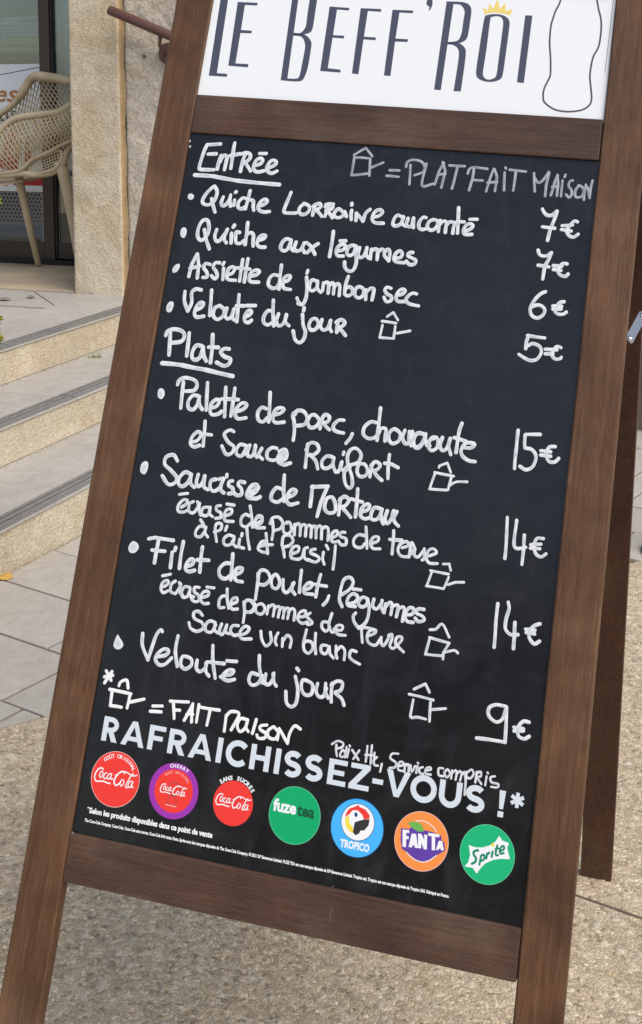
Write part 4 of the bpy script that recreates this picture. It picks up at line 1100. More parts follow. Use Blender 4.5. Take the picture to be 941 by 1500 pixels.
# row 0 starts at e1 = 0 ; rows downwards have negative index
first_joint = {-3: 0.565, -2: 0.50, -1: 0.395, 0: 0.27, 1: 0.10, 2: 0.46, 3: 0.22}
npav = 0
for k in range(-3, 19):
    e0, e1_ = k*STEP-0.001, (k+1)*STEP-0.001
    if k == -3: e0 = -0.60
    j0 = first_joint.get(k, random.uniform(0.0, 0.5))
    cuts = [j0 - 0.52 - random.uniform(0, .08), j0]
    while cuts[-1] < 4.2: cuts.append(cuts[-1] + random.choice((0.42, 0.50, 0.36, 0.60)))
    for b0, b1 in zip(cuts, cuts[1:]):
        gap = 0.0035
        poly = [(e0+gap, b0+gap), (e1_-gap, b0+gap), (e1_-gap, b1-gap), (e0+gap, b1-gap)]
        # keep in front of the stair foot (v > 0) and left/behind of the aggregate
        ca, sa = math.cos(a10), math.sin(a10)
        poly = clip(poly, sa, ca, 0.004)                 # v = a*sin + b*cos > 0
        if len(poly) >= 3: poly = clip(poly, 0.41, -1, 0.41*(-0.49)-0.62+0.42*(-0.49)*0)  # b < .62+.41(a+.49)
        if len(poly) < 3: continue
        ar = abs(sum(poly[i][0]*poly[(i+1) % len(poly)][1]-poly[(i+1) % len(poly)][0]*poly[i][1] for i in range(len(poly))))/2
        if ar < 0.002: continue
        dz = random.uniform(-0.0015, 0.0015)
        mb = MB(); wp = [pv_world(q) for q in poly]
        cx = sum(q[0] for q in wp)/len(wp); cy = sum(q[1] for q in wp)/len(wp); zc = gz(cx, cy)
        mb.prism([(x-cx, y-cy) for x, y in wp], 0, 1, 0, lambda p: (p[0], p[1], gz(p[0]+cx, p[1]+cy)-zc + (0.007+dz if p[2] > 0.5 else -0.02)))
        o = mb.build('paving_stone', M['paver'], bevel=0.0018)
        o.location = (cx, cy, zc); o.parent = pavement; o.matrix_parent_inverse = pavement.matrix_world.inverted(); npav += 1
# sanded joint bed under the pavers
bed = MB(); bp = [(-0.6, 0.0), (4.4, -0.79), (4.4, 2.5), (-0.60, 0.575)]
bw = [WE(*q) for q in [(-0.6, 0.08), (4.4, -0.76), (4.4, 2.6), (-0.60, 0.572)]]
bed.poly([(x, y, gz(x, y)+0.0022) for x, y in bw]); o = bed.build('joint_bed', M['joint'], recalc=False); o.parent = pavement; o.matrix_parent_inverse = pavement.matrix_world.inverted()

# pebbles of the exposed aggregate: real low domes, one 'stuff' object
def in_paving(x, y):
    d_ = Vector((x, y, 0)) - Vector((S0.x, S0.y, 0)); a = d_.dot(E1); b = d_.dot(E2)
    return a > -0.6 and b < 0.62+0.41*(a+0.49)
def pebbles(name, x0, x1, y0, y1, n, rmin, rmax):
    X = rng.uniform(x0, x1, n); Y = rng.uniform(y0, y1, n)
    dx, dy = X-S0.x, Y-S0.y
    A_ = dx*E1.x+dy*E1.y; B_ = dx*E2.x+dy*E2.y
    ok = ~((A_ > -0.6) & (B_ < 0.62+0.41*(A_+0.49)))
    V_ = dx*SN.x+dy*SN.y
    ok &= V_ > 0.0
    # frustum-ish cull: keep what lies inside the view wedge with a margin
    sx = (X-CAM_LOC[0])/np.maximum(Y-CAM_LOC[1], .3)
    ok &= (sx > -0.42) & (sx < 0.33)
    # slab joint (dark line) stays free of stones
    U_ = dx*SD.x+dy*SD.y; jl = (U_+0.739)-(-0.163)*(V_-1.68)
    ok &= np.abs(jl) > 0.006
    X, Y = X[ok], Y[ok]; n = len(X)
    r = rmin*(rmax/rmin)**(rng.random(n)**6.0)
    asp = rng.uniform(0.55, 1.0, n); th = rng.uniform(0, 2*np.pi, n); h = r*rng.uniform(0.08, 0.28, n)
    K = 7
    ang = np.arange(K)*2*np.pi/K
    jit = rng.uniform(0.62, 1.28, (n, K))
    lx = np.cos(ang)[None]*r[:, None]*jit; ly = np.sin(ang)[None]*(r*asp)[:, None]*jit
    c, s_ = np.cos(th)[:, None], np.sin(th)[:, None]
    ox = lx*c-ly*s_; oy = lx*s_+ly*c
    z0 = GPv.z-(GNv.x*(X-GPv.x)+GNv.y*(Y-GPv.y))/GNv.z
    tx, ty = rng.uniform(-.25, .25, n), rng.uniform(-.25, .25, n)
    ring0 = np.stack([X[:, None]+ox, Y[:, None]+oy, (z0-0.001)[:, None]+0*ox], -1)
    f = 0.62
    ring1 = np.stack([X[:, None]+ox*f, Y[:, None]+oy*f, (z0+h*0.85)[:, None]+tx[:, None]*ox*f+ty[:, None]*oy*f], -1)
    top = np.stack([X, Y, z0+h], -1)[:, None]
    V = np.concatenate([ring0, ring1, top], 1).reshape(-1, 3)
    base = (np.arange(n)*(2*K+1))[:, None, None]
    k = np.arange(K); k2 = (k+1) % K
    q = np.stack([k, k2, K+k2, K+k], -1)[None]+base
    tr = np.stack([K+k, K+k2, np.full(K, 2*K)], -1)[None]+base
    me = bpy.data.meshes.new(name)
    nq, nt = n*K, n*K
    me.vertices.add(len(V)); me.vertices.foreach_set('co', V.astype(np.float32).ravel())
    loops = np.concatenate([q.reshape(-1), tr.reshape(-1)]).astype(np.int32)
    me.loops.add(len(loops)); me.loops.foreach_set('vertex_index', loops)
    ls = np.concatenate([np.arange(nq)*4, nq*4+np.arange(nt)*3]).astype(np.int32)
    me.polygons.add(nq+nt); me.polygons.foreach_set('loop_start', ls)
    me.polygons.foreach_set('use_smooth', np.ones(nq+nt, dtype=bool))
    me.update(calc_edges=True)
    pal = np.array([[.46, .39, .29], [.38, .32, .23], [.50, .44, .34], [.42, .40, .37], [.58, .54, .46], [.32, .25, .17], [.48, .37, .24], [.20, .16, .12], [.54, .47, .35]])
    pr = np.array([.24, .15, .18, .12, .06, .06, .06, .03, .10])
    ci = rng.choice(len(pal), n, p=pr/pr.sum())
    colr = (pal[ci]*0.6+np.array([.50, .42, .305])*0.45)*rng.uniform(0.7, 1.25, (n, 1))*np.array([[1.04, 1.0, .93]])
    big = r > rmax*0.70; colr[big] = np.array([.50, .44, .345])*rng.uniform(.85, 1.15, (big.sum(), 1))
    C4 = np.ones((n, 2*K+1, 4), dtype=np.float32); C4[:, :, :3] = colr[:, None, :]
    at = me.color_attributes.new('tint', 'FLOAT_COLOR', 'POINT'); at.data.foreach_set('color', C4.ravel())
    o = link_mesh(name, me, M['pebble']); return o
o = pebbles('aggregate_pebbles', -0.95, 0.75, 1.35, 3.1, 42000, 0.0019, 0.0105)
tag(o, 'small washed pebbles set in the beige concrete ground around the sign', 'pebbles', kind='stuff')
o = pebbles('far_aggregate_pebbles', -1.1, 1.15, 3.1, 4.4, 16000, 0.003, 0.011)
tag(o, 'washed pebbles of the concrete ground further back beyond the sign', 'pebbles', kind='stuff')
jt = MB()
ja, jb = W2(-0.739+0.163*2.6, -0.92+0.0), W2(-0.739-0.163*(3.4-1.68), 3.4)
ja = W2(-0.739+0.163*(1.68-0.2), 0.2)
dv = Vector((jb[0]-ja[0], jb[1]-ja[1], 0)).normalized(); nv = Vector((-dv.y, dv.x, 0))*0.0022
N_ = 60
prev = None
for i in range(N_+1):
    tt = i/N_; x = ja[0]+(jb[0]-ja[0])*tt; y = ja[1]+(jb[1]-ja[1])*tt
    wv = random.uniform(0.6, 1.5); off = random.uniform(-0.0012, 0.0012)
    a_ = jt.vert((x+nv.x*(wv+off*200), y+nv.y*(wv+off*200), gz(x, y)+0.0015)); b_ = jt.vert((x-nv.x*wv, y-nv.y*wv, gz(x, y)+0.0015))
    if prev: jt.face((prev[0], prev[1], b_, a_))
    prev = (a_, b_)
tag(jt.build('ground_joint', M['joint'], recalc=False), 'dark joint line between two aggregate slabs', kind='structure')

# ------------------------------------------------------------------ stairs
stairs = empty('stairs', (S0.x, S0.y, 0)); tag(stairs, 'three broad stone steps rising to the shop door', kind='structure')
def on_stairs(o): o.parent = stairs; o.matrix_parent_inverse = stairs.matrix_world.inverted(); return o
Z1, Z2, Z3 = 0.1905, 0.3102, LANDZ
V1, V2, V3 = 0.0, -0.354, -0.712
UA, UB = -2.4, 3.4
def sfn(p):   # (u, v, z) -> world
    w = W2(p[0], p[1]); return (w[0], w[1], p[2])
def rough_slab(name, u0, u1, v0, v1, z0, z1, m_, bev=0.006):
    mb = MB(); mb.box((u0, v0, z0), (u1, v1, z1), 0, sfn)
    return on_stairs(mb.build(name, M[m_], bevel=bev))
for (zb, zt, vf, vb, name) in ((-0.1, Z1, V1, V2, 'a'), (Z1, Z2, V2, V3, 'b'), (Z2, Z3, V3, V3-0.35, 'c')):
    # riser core, pitted face; treads are 30 mm slabs
    cuts = [UA, -1.35, -0.42, 0.62, 1.75, UB] if name != 'b' else [UA, -1.7, -0.75, 0.30, 1.30, UB]
    for u0, u1 in zip(cuts, cuts[1:]):
        rough_slab('riser', u0+0.001, u1-0.001, vb+0.003 if name != 'c' else vb, vf-0.004, zb if name != 'a' else -0.15, zt-0.008, 'riser', 0.002)
    cuts2 = [UA, -1.15, -0.02, 0.95, 2.1, UB]
    if name == 'c': cuts2 = [UA, -1.6, -0.2, 1.4, UB]
    back = vb if name != 'c' else V3-0.36
    for u0, u1 in zip(cuts2, cuts2[1:]):
        rough_slab('tread', u0+0.0012, u1-0.0012, back-0.004, vf, zt-0.007, zt, 'tread', 0.002)
    # abrasive strip set into the tread: a flat band with three raised ridges
    st = MB()
    for u0, u1 in zip(cuts2, cuts2[1:]):
        st.box((u0+0.004, vf-0.078, zt-0.004), (u1-0.004, vf-0.005, zt+0.0018), 0, sfn)
        for q in range(3):
            vv = vf-0.073+q*0.023
            st.box((u0+0.004, vv, zt+0.0016), (u1-0.004, vv+0.013, zt+0.0058), 0, sfn)
        for q in range(2):
            vv = vf-0.073+q*0.023+0.0145
            st.box((u0+0.004, vv, zt+0.0014), (u1-0.004, vv+0.007, zt+0.0026), 1, sfn)
    on_stairs(st.build('nosing_strip', [M['strip'], M['groove']]))

# grit and dirt gathered in the inner corners of the steps
gr = MB()
for (vv, zz, nn) in ((0.006, None, 520), (V2+0.006, Z1, 420), (V3+0.006, Z2, 420)):
    for i in range(nn):
        u = random.uniform(-1.2, 1.6); v = vv+abs(random.gauss(0, .007)); x, y = W2(u, v)
        z = (gz(x, y)+.006) if zz is None else zz
        r_ = random.uniform(.0008, .0028)
        a = [gr.vert((x+r_*math.cos(k*2.09+u*9), y+r_*math.sin(k*2.09+u*9), z)) for k in range(3)]; t_ = gr.vert((x, y, z+r_*.8))
        for k in range(3): gr.face((a[k], a[(k+1) % 3], t_))
tag(gr.build('grit', M['joint'], recalc=False), 'dark grit gathered in the inner corners of the steps', 'grit', kind='stuff')

# landing slabs between the top step and the facade
FOv, FUv, FWv = Vector(FO), Vector(FU), Vector(FW)
def FL(u, h, w=0.0): return FOv + FUv*u + FWv*w + Vector((0, 0, h))
landing = empty('landing', (FOv.x, FOv.y, 0)); tag(landing, 'stone landing in front of the shop door', kind='structure')
def on_landing(o): o.parent = landing; o.matrix_parent_inverse = landing.matrix_world.inverted(); return o
core = MB()
pts = [W2(UA, V3-0.30), W2(UB, V3-0.30)] + [tuple(FL(2.6, 0, .3).xy), tuple(FL(-4.2, 0, .3).xy)]
core.prism(pts, -0.15, Z3-0.028); on_landing(core.build('landing_bed', M['joint']))
def lslab(name, pts, top, m_='tread', th=0.024, bev=0.0025):
    mb = MB(); mb.prism([tuple(p[:2]) for p in pts], top-th, top, 0); return on_landing(mb.build(name, M[m_], bevel=bev))
def shrink(pts, g_):
    c = Vector((sum(p[0] for p in pts)/len(pts), sum(p[1] for p in pts)/len(pts)))
    return [tuple(Vector(p[:2]) + (c-Vector(p[:2])).normalized()*g_) for p in pts]
LJv = [Vector(q) for q in LJ]; LKv = [Vector(q) for q in LK]
# band A : directly behind the nosing band up to joint line LJ (continued on both sides)
dJ = (LJv[4]-LJv[1]).normalized()
jl0 = LJv[1]-dJ*2.2; jl1 = LJv[4]+dJ*0.15
va = V3-0.3615
def on_nose(p): d_ = Vector((p.x-S0.x, p.y-S0.y, 0)); return d_.dot(SD)
bpts = [jl0, LJv[1], LJv[2], LJv[3], LJv[4]]
for a_, b_ in zip(bpts, bpts[1:]):
    ua, ub = on_nose(a_), on_nose(b_)
    q = [W2(ua+0.001, va), W2(ub-0.001, va), tuple(b_.xy), tuple(a_.xy)]
    lslab('landing_slab', q, Z3-0.0006, bev=0.002)
# wedge B and field C
gapv = Vector((0.30, 0.95, 0)).normalized()*0.026
B_ = [LJv[0]+dJ*0.01, LJv[1], LJv[2]+Vector((0, .006, 0)), LKv[2]-gapv*0.2, LKv[1]-gapv*0.2, LKv[0]-gapv*0.2]
lslab('landing_slab', shrink([p.xy for p in [LJv[0]+Vector((0, .01, 0)), LJv[1]+Vector((0, .01, 0)), LKv[2]+Vector((0.0, -.008, 0)), LKv[1], LKv[0]]], 0.004), Z3-0.0012)
thr_u0, thr_u1 = -3.4, 0.0
front_th = [FL(-1.7, 0, 0.02), FL(-0.05, 0, 0.0), FL(0.14, 0, -0.012)]
lslab('landing_slab', [ (LKv[0]+gapv).xy, (LKv[1]+gapv).xy, (LKv[2]+gapv).xy, FL(-0.22, 0, -0.004).xy, FL(-0.8, 0, -0.004).xy], Z3-0.0008)
lslab('landing_slab', [ (LKv[2]+gapv+Vector((.006, 0, 0))).xy, (LKv[3]+gapv).xy, FL(0.19, 0, -0.012).xy, FL(-0.21, 0, -0.004).xy], Z3-0.0014)

# threshold slab between the pillars, under the door
mb = MB(); mb.box((0, 0, 0), (1, 1, 1), 0, lambda p: tuple(FL(-2.6 + p[0]*2.6 - 0.003, -0.05 + p[2]*0.056, 0.002 + p[1]*1.0)))
o = mb.build('threshold', M['threshold'], bevel=0.004); tag(o, 'worn ochre grey threshold slab leading up to the glass door', kind='structure')

# ------------------------------------------------------------------ facade
def fbox(mb, u0, u1, h0, h1, w0, w1, m_=0):
    mb.box((0, 0, 0), (1, 1, 1), m_, lambda p: tuple(FL(u0+(u1-u0)*p[0], h0+(h1-h0)*p[2], w0+(w1-w0)*p[1])))
def rough_panel(name, u0, u1, h0, h1, w0, w1, m_, amp, nu, nh, edge=0.0, parent=None):
    """a stone block whose front and left faces are a fine uneven grid"""
    from mathutils import noise
    mb = MB(); idx = {}
    for j in range(nh+1):
        for i in range(nu+1):
            u = u0+(u1-u0)*i/nu; h = h0+(h1-h0)*j/nh
            d_ = noise.noise(Vector((u*14, h*14, w0*5)))*amp + noise.noise(Vector((u*45, h*45, 3)))*amp*0.5
            e_ = edge*noise.noise(Vector((h*9, 5 if i else 9, 1))) if i in (0, nu) else 0
            if i in (0, nu) : d_ = abs(d_)*0.3 + 0.002
            idx[i, j] = mb.vert(FL(u+e_, h, w0+d_))
    for j in range(nh):
        for i in range(nu): mb.face((idx[i, j], idx[i+1, j], idx[i+1, j+1], idx[i, j+1]))
    bk = {}
    for j in range(nh+1):
        bk[0, j] = mb.vert(FL(u0, h0+(h1-h0)*j/nh, w1)); bk[1, j] = mb.vert(FL(u1, h0+(h1-h0)*j/nh, w1))
    for j in range(nh):
        mb.face((idx[0, j], idx[0, j+1], bk[0, j+1], bk[0, j])); mb.face((idx[nu, j], bk[1, j], bk[1, j+1], idx[nu, j+1]))
        mb.face((bk[0, j], bk[0, j+1], bk[1, j+1], bk[1, j]))
    o = mb.build(name, M[m_], parent, smooth=True); return o
TOPH = 2.35
o = rough_panel('stone_pillar', 0.0, 0.247, -0.05, TOPH, 0.0, 0.86, 'pillar', 0.0022, 34, 260, 0.002)
tag(o, 'cream bush hammered stone pillar right of the glass door', 'pillar')
wallr = empty('stone_wall', FL(0.26, 0, 0)); tag(wallr, 'rough grey beige stone wall behind the sign to the right of the pillar', 'wall')
def keep(o, par): o.parent = par; o.matrix_parent_inverse = par.matrix_world.inverted(); return o
hs = [-0.05, 1.62, TOPH]
for i_, (h0, h1) in enumerate(zip(hs, hs[1:])):
    us = [0.271, 1.02 if i_ % 2 else 0.80, 1.75, 2.6]
    for u0, u1 in zip(us, us[1:]):
        keep(rough_panel('stone_block', u0, u1-0.002, h0, h1-0.002, 0.006, 0.5, 'wall', 0.006, max(4, int((u1-u0)*70)), int((h1-h0)*80), 0.004), wallr)
mb = MB(); prev = None
for j in range(121):
    h = -0.04+(TOPH+0.04)*j/120; wob = 0.0035*math.sin(h*23)+random.uniform(-.0022, .0022)
    r_ = [mb.vert(FL(0.246, h, 0.004)), mb.vert(FL(0.258+wob*.4, h, 0.010)), mb.vert(FL(0.276+wob, h, 0.0035))]
    if prev:
        for q in range(2): mb.face((prev[q], prev[q+1], r_[q+1], r_[q]))
    prev = r_
keep(mb.build('mortar_joint', M['grout'], smooth=True, recalc=False), wallr)
# small drill hole plug
mb = MB(); c0 = FL(0.372, 1.045, 0.0)
mb.tube([c0+FWv*0.012, c0-FWv*0.0015], 0.0075, 12); keep(mb.build('rusty_plug', mat('rusty_plug', (0.12, 0.075, 0.05), 0.8)), wallr)
# wall on the far left of the door and above (outside the frame, carries the lintel)
o = rough_panel('stone_pier', -3.2, -2.55, -0.05, TOPH, 0.0, 0.86, 'pillar', 0.003, 30, 60); tag(o, 'cream stone pier at the far side of the glass door', 'pillar')
mb = MB(); fbox(mb, -3.2, 2.6, TOPH+0.002, 5.6, 0.0, 0.86); o = mb.build('upper_wall', M['wall']); tag(o, 'plain stone wall above the shop door', 'wall')

# ---- glass door
M['bronze'] = mat('dark_bronze_aluminium', (0.060, 0.042, 0.030), 0.42, 0.5)
M['black_gap'] = mat('black_rubber', (0.012, 0.012, 0.012), 0.6)
M['alu'] = mat('pale_aluminium', (0.35, 0.36, 0.36), 0.35, 0.5, 0.6)
m = M['glass'] = bpy.data.materials.new('window_glass'); m.use_nodes = True
n_ = m.node_tree.nodes; l_ = m.node_tree.links; n_.remove(n_['Principled BSDF'])
tr = n_.new('ShaderNodeBsdfTransparent'); tr.inputs[0].default_value = (0.86, 0.92, 0.91, 1)
gl = n_.new('ShaderNodeBsdfGlossy'); gl.inputs['Roughness'].default_value = 0.03
fr = n_.new('ShaderNodeFresnel'); fr.inputs[0].default_value = 1.6
mth = n_.new('ShaderNodeMath'); mth.operation = 'MULTIPLY_ADD'; mth.inputs[1].default_value = 1.4; mth.inputs[2].default_value = 0.05
mx = n_.new('ShaderNodeMixShader'); l_.new(fr.outputs[0], mth.inputs[0]); l_.new(mth.outputs[0], mx.inputs[0]); l_.new(tr.outputs[0], mx.inputs[1]); l_.new(gl.outputs[0], mx.inputs[2])
l_.new(mx.outputs[0], n_['Material Output'].inputs[0])
door = empty('glass_door', FL(-1.0, 0, DOORW)); tag(door, 'glazed shop door with dark bronze frame behind the armchair', 'door')
W_ = DOORW
def dpart(name, m_, *boxes, bevel=0.0015):
    mb = MB()
    for b in boxes: fbox(mb, *b)
    return keep(mb.build(name, M[m_], bevel=bevel), door)
dpart('stile', 'bronze', (-0.676, -0.614, 0.012, 2.2, W_-0.004, W_+0.014))
dpart('stile', 'bronze', (-2.5, -2.44, 0.012, 2.2, W_-0.004, W_+0.05))
dpart('bottom_rail', 'bronze', (-2.438, -0.678, 0.014, 0.115, W_-0.003, W_+0.048))
dpart('top_rail', 'bronze', (-2.438, -0.678, 2.10, 2.2, W_-0.003, W_+0.048))
dpart('track', 'black_gap', (-2.5, 0.0, 0.0066, 0.012, W_-0.06, W_+0.12), (-2.5, 0.0, 0.012, 0.03, W_-0.05, W_-0.042), (-2.5, 0.0, 0.012, 0.026, W_-0.025, W_-0.018), bevel=0)
dpart('seal', 'black_gap', (-0.6125, -0.598, 0.03, 2.2, W_+0.002, W_+0.016))
dpart('bottom_rail', 'bronze', (-0.597, -0.02, 0.03, 0.115, W_+0.006, W_+0.04))
dpart('edge_trim', 'alu', (-0.684, -0.679, 0.118, 0.36, W_-0.001, W_+0.003), bevel=0)
gm = MB(); fbox(gm, -2.438, -0.678, 0.1152, 2.0998, W_+0.018, W_+0.024); keep(gm.build('pane', M['glass']), door)
gm = MB(); fbox(gm, -0.597, -0.02, 0.1152, 2.2, W_+0.016, W_+0.020); keep(gm.build('pane', M['glass']), door)
dpart('side_jamb', 'bronze', (-0.019, 0.0-0.004, 0.012, 2.2, W_-0.02, W_+0.10))
dpart('head_jamb', 'bronze', (-2.5, -0.004, 2.202, TOPH-0.002, W_-0.02, W_+0.10))
# perforated film low on the pane
mb = MB(); fbox(mb, -2.43, -0.683, 0.195, 0.371, W_+0.0165, W_+0.0175)
film = keep(mb.build('perforated_film', mat('grey_window_film', (0.22, 0.24, 0.25), 0.5)), door)
mb = MB(); fbox(mb, -2.43, -0.683, 0.13, 0.1945, W_+0.0165, W_+0.0175)
keep(mb.build('frosted_band', mat('frosted_band', (0.16, 0.185, 0.20), 0.45)), door)
hb = MB()
r_ = 0
for j in range(8):
    for i in range(42):
        u = -1.62 + i*0.0227 + (0.01135 if j % 2 else 0); h = 0.357-j*0.0197
        if u > -0.692: continue
        rr = 0.0079 - j*0.0003
        hb.face([hb.vert(FL(u+rr*math.cos(k*math.pi/4+.4), h+rr*math.sin(k*math.pi/4+.4), W_+0.0158)) for k in range(8)])
o = hb.build('film_holes', M['black_print'], film, recalc=False); o.matrix_parent_inverse = Matrix(); o['kind'] = 'stuff'

# ---- lettering helpers -----------------------------------------------------
def text_polys(s, size=1.0, bold=0.0, shear=0.0, sx=1.0, space=1.0):
    cu = bpy.data.curves.new('t', 'FONT'); cu.body = s; cu.size = size; cu.offset = bold; cu.shear = shear; cu.resolution_u = 2
    cu.space_character = space; cu.fill_mode = 'FRONT'
    ob = bpy.data.objects.new('t', cu); COL.objects.link(ob)
    dg = bpy.context.evaluated_depsgraph_get(); me = bpy.data.meshes.new_from_object(ob.evaluated_get(dg))
    v = [(p.co.x*sx, p.co.y) for p in me.vertices]; f = [tuple(q.vertices) for q in me.polygons]
    bpy.data.objects.remove(ob); bpy.data.curves.remove(cu); bpy.data.meshes.remove(me)
    return v, f
CAP = None
def add_text(mb, s, fn, cap=1.0, bold=0.0, shear=0.0, width=None, m_=0, center=False, space=1.0):
    global CAP
    if CAP is None:
        v, f = text_polys('H'); CAP = max(q[1] for q in v)
    v, f = text_polys(s, cap/CAP, bold, shear, 1.0, space)
    if not v: return 0
    x0, x1 = min(q[0] for q in v), max(q[0] for q in v)
    k = (width/(x1-x0)) if width else 1.0
    off = (x0+x1)/2 if center else x0
    ids = [mb.vert(fn(((q[0]-off)*k, q[1]))) for q in v]
    for q in f: mb.face([ids[i] for i in q], m_)
    return (x1-x0)*k
def arc_text(mb, s, cx, cy, R, a_mid, span, cap, z, bold=0.0, m_=0):
    """letters set round an arc, upright at the top (board mm)"""
    n = len(s)
    for i, ch in enumerate(s):
        if ch == ' ': continue
        a = math.radians(a_mid + span/2 - span*i/(n-1)); ca, sa = math.cos(a), math.sin(a)
        def fn(q, a=a, ca=ca, sa=sa):
            x, y = q
            return B3(cx + ca*(R+y) + sa*x, cy + sa*(R+y) - ca*x, z)
        add_text(mb, ch, fn, cap, bold, center=True, m_=m_)

# ---- poster taped to the glass
poster = empty('poster', FL(-0.9, 0.7, W_+0.01)); tag(poster, 'white poster with orange and black lettering taped to the glass door', 'poster')
flat('poster_paper', (0.74, 0.80, 0.84), 0.5); flat('poster_orange', (0.42, 0.18, 0.05), 0.5); flat('poster_ink', (0.025, 0.022, 0.03), 0.5); flat('poster_red', (0.40, 0.02, 0.02), 0.5)
mb = MB(); fbox(mb, -1.66, -0.684, 0.3725, 1.03, W_+0.0125, W_+0.0135); keep(mb.build('sheet', M['poster_paper']), poster)
def PF(z): return lambda q: tuple(FL(-0.9+q[0], q[1], W_+0.012-z))
mb = MB()
add_text(mb, 'lles', lambda q: tuple(FL(-1.04+q[0], 0.838+q[1], W_+0.0115)), 0.085, 0.0022, 0.30, width=0.222)
keep(mb.build('orange_word', M['poster_orange'], recalc=False), poster)
mb = MB()
add_text(mb, 'gratis', lambda q: tuple(FL(-1.105+q[0], 0.735+q[1], W_+0.0115)), 0.085, 0.0, 0, width=0.275)
keep(mb.build('black_word', M['poster_ink'], recalc=False), poster)
mb = MB()
for poly in ([(-1.5, .40), (-0.90, .40), (-0.885, .47), (-1.5, .47)], [(-0.862, .405), (-0.684, .405), (-0.684, .47), (-0.875, .47)], [(-1.0, .50), (-0.84, .48), (-0.80, .62), (-0.86, .70)], [(-0.80, .53), (-0.75, .50), (-0.765, .67)]):
    mb.poly([FL(u, h, W_+0.0112) for u, h in poly])
keep(mb.build('red_shapes', M['poster_red'], recalc=False), poster)
mb = MB(); mb.poly([FL(-1.0, .962, W_+.0118), FL(-0.684, 1.012, W_+.0118), FL(-0.684, 1.0155, W_+.0118), FL(-1.0, .966, W_+.0118)]); keep(mb.build('thin_line', M['poster_ink'], recalc=False), poster)

# ---- shop interior behind the glass
M['room'] = mat('shop_room_plaster', (0.42, 0.45, 0.42), 0.8)
mb = MB()
for q in ([(-3, 0, W_+3.4), (1.0, 0, W_+3.4), (1.0, 2.6, W_+3.4), (-3, 2.6, W_+3.4)], [(-3, 0, .86), (-3, 0, W_+3.4), (-3, 2.6, W_+3.4), (-3, 2.6, .86)], [(1, 0, .9), (1, 0, W_+3.4), (1, 2.6, W_+3.4), (1, 2.6, .9)], [(-3, 2.6, .86), (1, 2.6, .86), (1, 2.6, W_+3.4), (-3, 2.6, W_+3.4)], [(-3, 0.0, .9), (1, 0.0, .9), (1, 0.0, W_+3.4), (-3, 0.0, W_+3.4)]):
    mb.poly([FL(*p) for p in q])
tag(mb.build('shop_interior', M['room'], recalc=False), 'dim grey green room behind the glass door', 'room')

M['cloth'] = stone('pale_blue_cloth', (0.30, 0.50, 0.85), (0.50, 0.68, 0.92), 6, 0.3, big=4)[0]
M['cream'] = mat('cream_cloth', (0.50, 0.50, 0.36), 0.8); M['curtain_m'] = mat('grey_blue_curtain', (0.42, 0.52, 0.64), 0.8)
from mathutils import noise as mnoise
def cloth_stack(name, u0, u1, h0, h1, w0, w1, m_, layers, label):
    mb = MB()
    for q in range(layers):
        z0 = h0+(h1-h0)*q/layers; z1 = h0+(h1-h0)*(q+1)/layers-0.002
        N = 22; rings = []
        for i in range(N+1):
            u = u0+(u1-u0)*i/N; sl_ = 0.022*mnoise.noise(Vector((u*6, q*3.1, 1))); zz = (z1-z0)
            prof = [(w0+.012, z0), (w0, z0+zz*.3), (w0, z0+zz*.7), (w0+.014, z1), (w1, z1), (w1, z0)]
            rings.append([mb.vert(FL(u, h_+sl_*(q+.5)/layers, w_+0.014*mnoise.noise(Vector((u*8, q*5, 4))))) for w_, h_ in prof])
        for i in range(N):
            for k in range(6): mb.face((rings[i][k], rings[i][(k+1) % 6], rings[i+1][(k+1) % 6], rings[i+1][k]))
        mb.face(rings[0]); mb.face(rings[-1])
    o = mb.build(name, M[m_], smooth=True); tag(o, label, 'folded cloth'); return o
mb = MB(); fbox(mb, -2.3, -0.66, 0.007, 1.08, W_+0.09, W_+0.6); tag(mb.build('display_counter', mat('dark_counter', (0.03, 0.034, 0.036), .5), bevel=.004), 'dark shop counter behind the glass door', 'counter')
cloth_stack('folded_cloth', -2.2, -0.70, 1.082, 1.17, W_+0.10, W_+0.5, 'cream', 2, 'cream folded cloth lying on the counter under the blue cloths')
cloth_stack('folded_cloth', -2.1, -0.72, 1.172, 1.275, W_+0.12, W_+0.5, 'cloth', 5, 'pale blue folded cloths piled high on the counter behind the glass')
mb = MB(); prev = None
for i in range(41):
    u = -0.60+0.58*i/40; w_ = W_+0.055+0.012*math.sin(i*1.35); r_ = (mb.vert(FL(u, 0.42, w_)), mb.vert(FL(u, 2.3, w_)))
    if prev: mb.face((prev[0], r_[0], r_[1], prev[1]))
    prev = r_
tag(mb.build('curtain', M['curtain_m'], smooth=True, recalc=False), 'grey blue curtain behind the narrow right pane', 'curtain')

# ------------------------------------------------------------------ house across the street (seen only as reflection in the glossy board and the panes)
M['plaster'] = stone('opposite_house_plaster', (0.30, 0.26, 0.20), (0.38, 0.33, 0.26), 3, 0.1)[0]; M['shutter'] = mat('grey_shutter', (0.12, 0.14, 0.15), .6)
M['rooftile'] = mat('brown_roof_tile', (0.16, 0.07, 0.045), .85); M['dark_pane'] = mat('dark_window_pane', (0.02, 0.025, 0.03), .1)
house = empty('house_across_street', (0, -15, 0)); tag(house, 'plain plastered house across the street mirrored in the glossy board', 'house')
mb = MB(); mb.box((-13, -22, -1), (15, -15, 5.6)); keep(mb.build('wall', M['plaster']), house)
mb = MB(); mb.box((-13.4, -22.4, 5.602), (15.4, -14.6, 5.75))
v = [mb.vert(q) for q in ((-13.4, -14.6, 5.752), (15.4, -14.6, 5.752), (15.4, -22.4, 5.752), (-13.4, -22.4, 5.752), (-13.4, -18.5, 7.1), (15.4, -18.5, 7.1))]
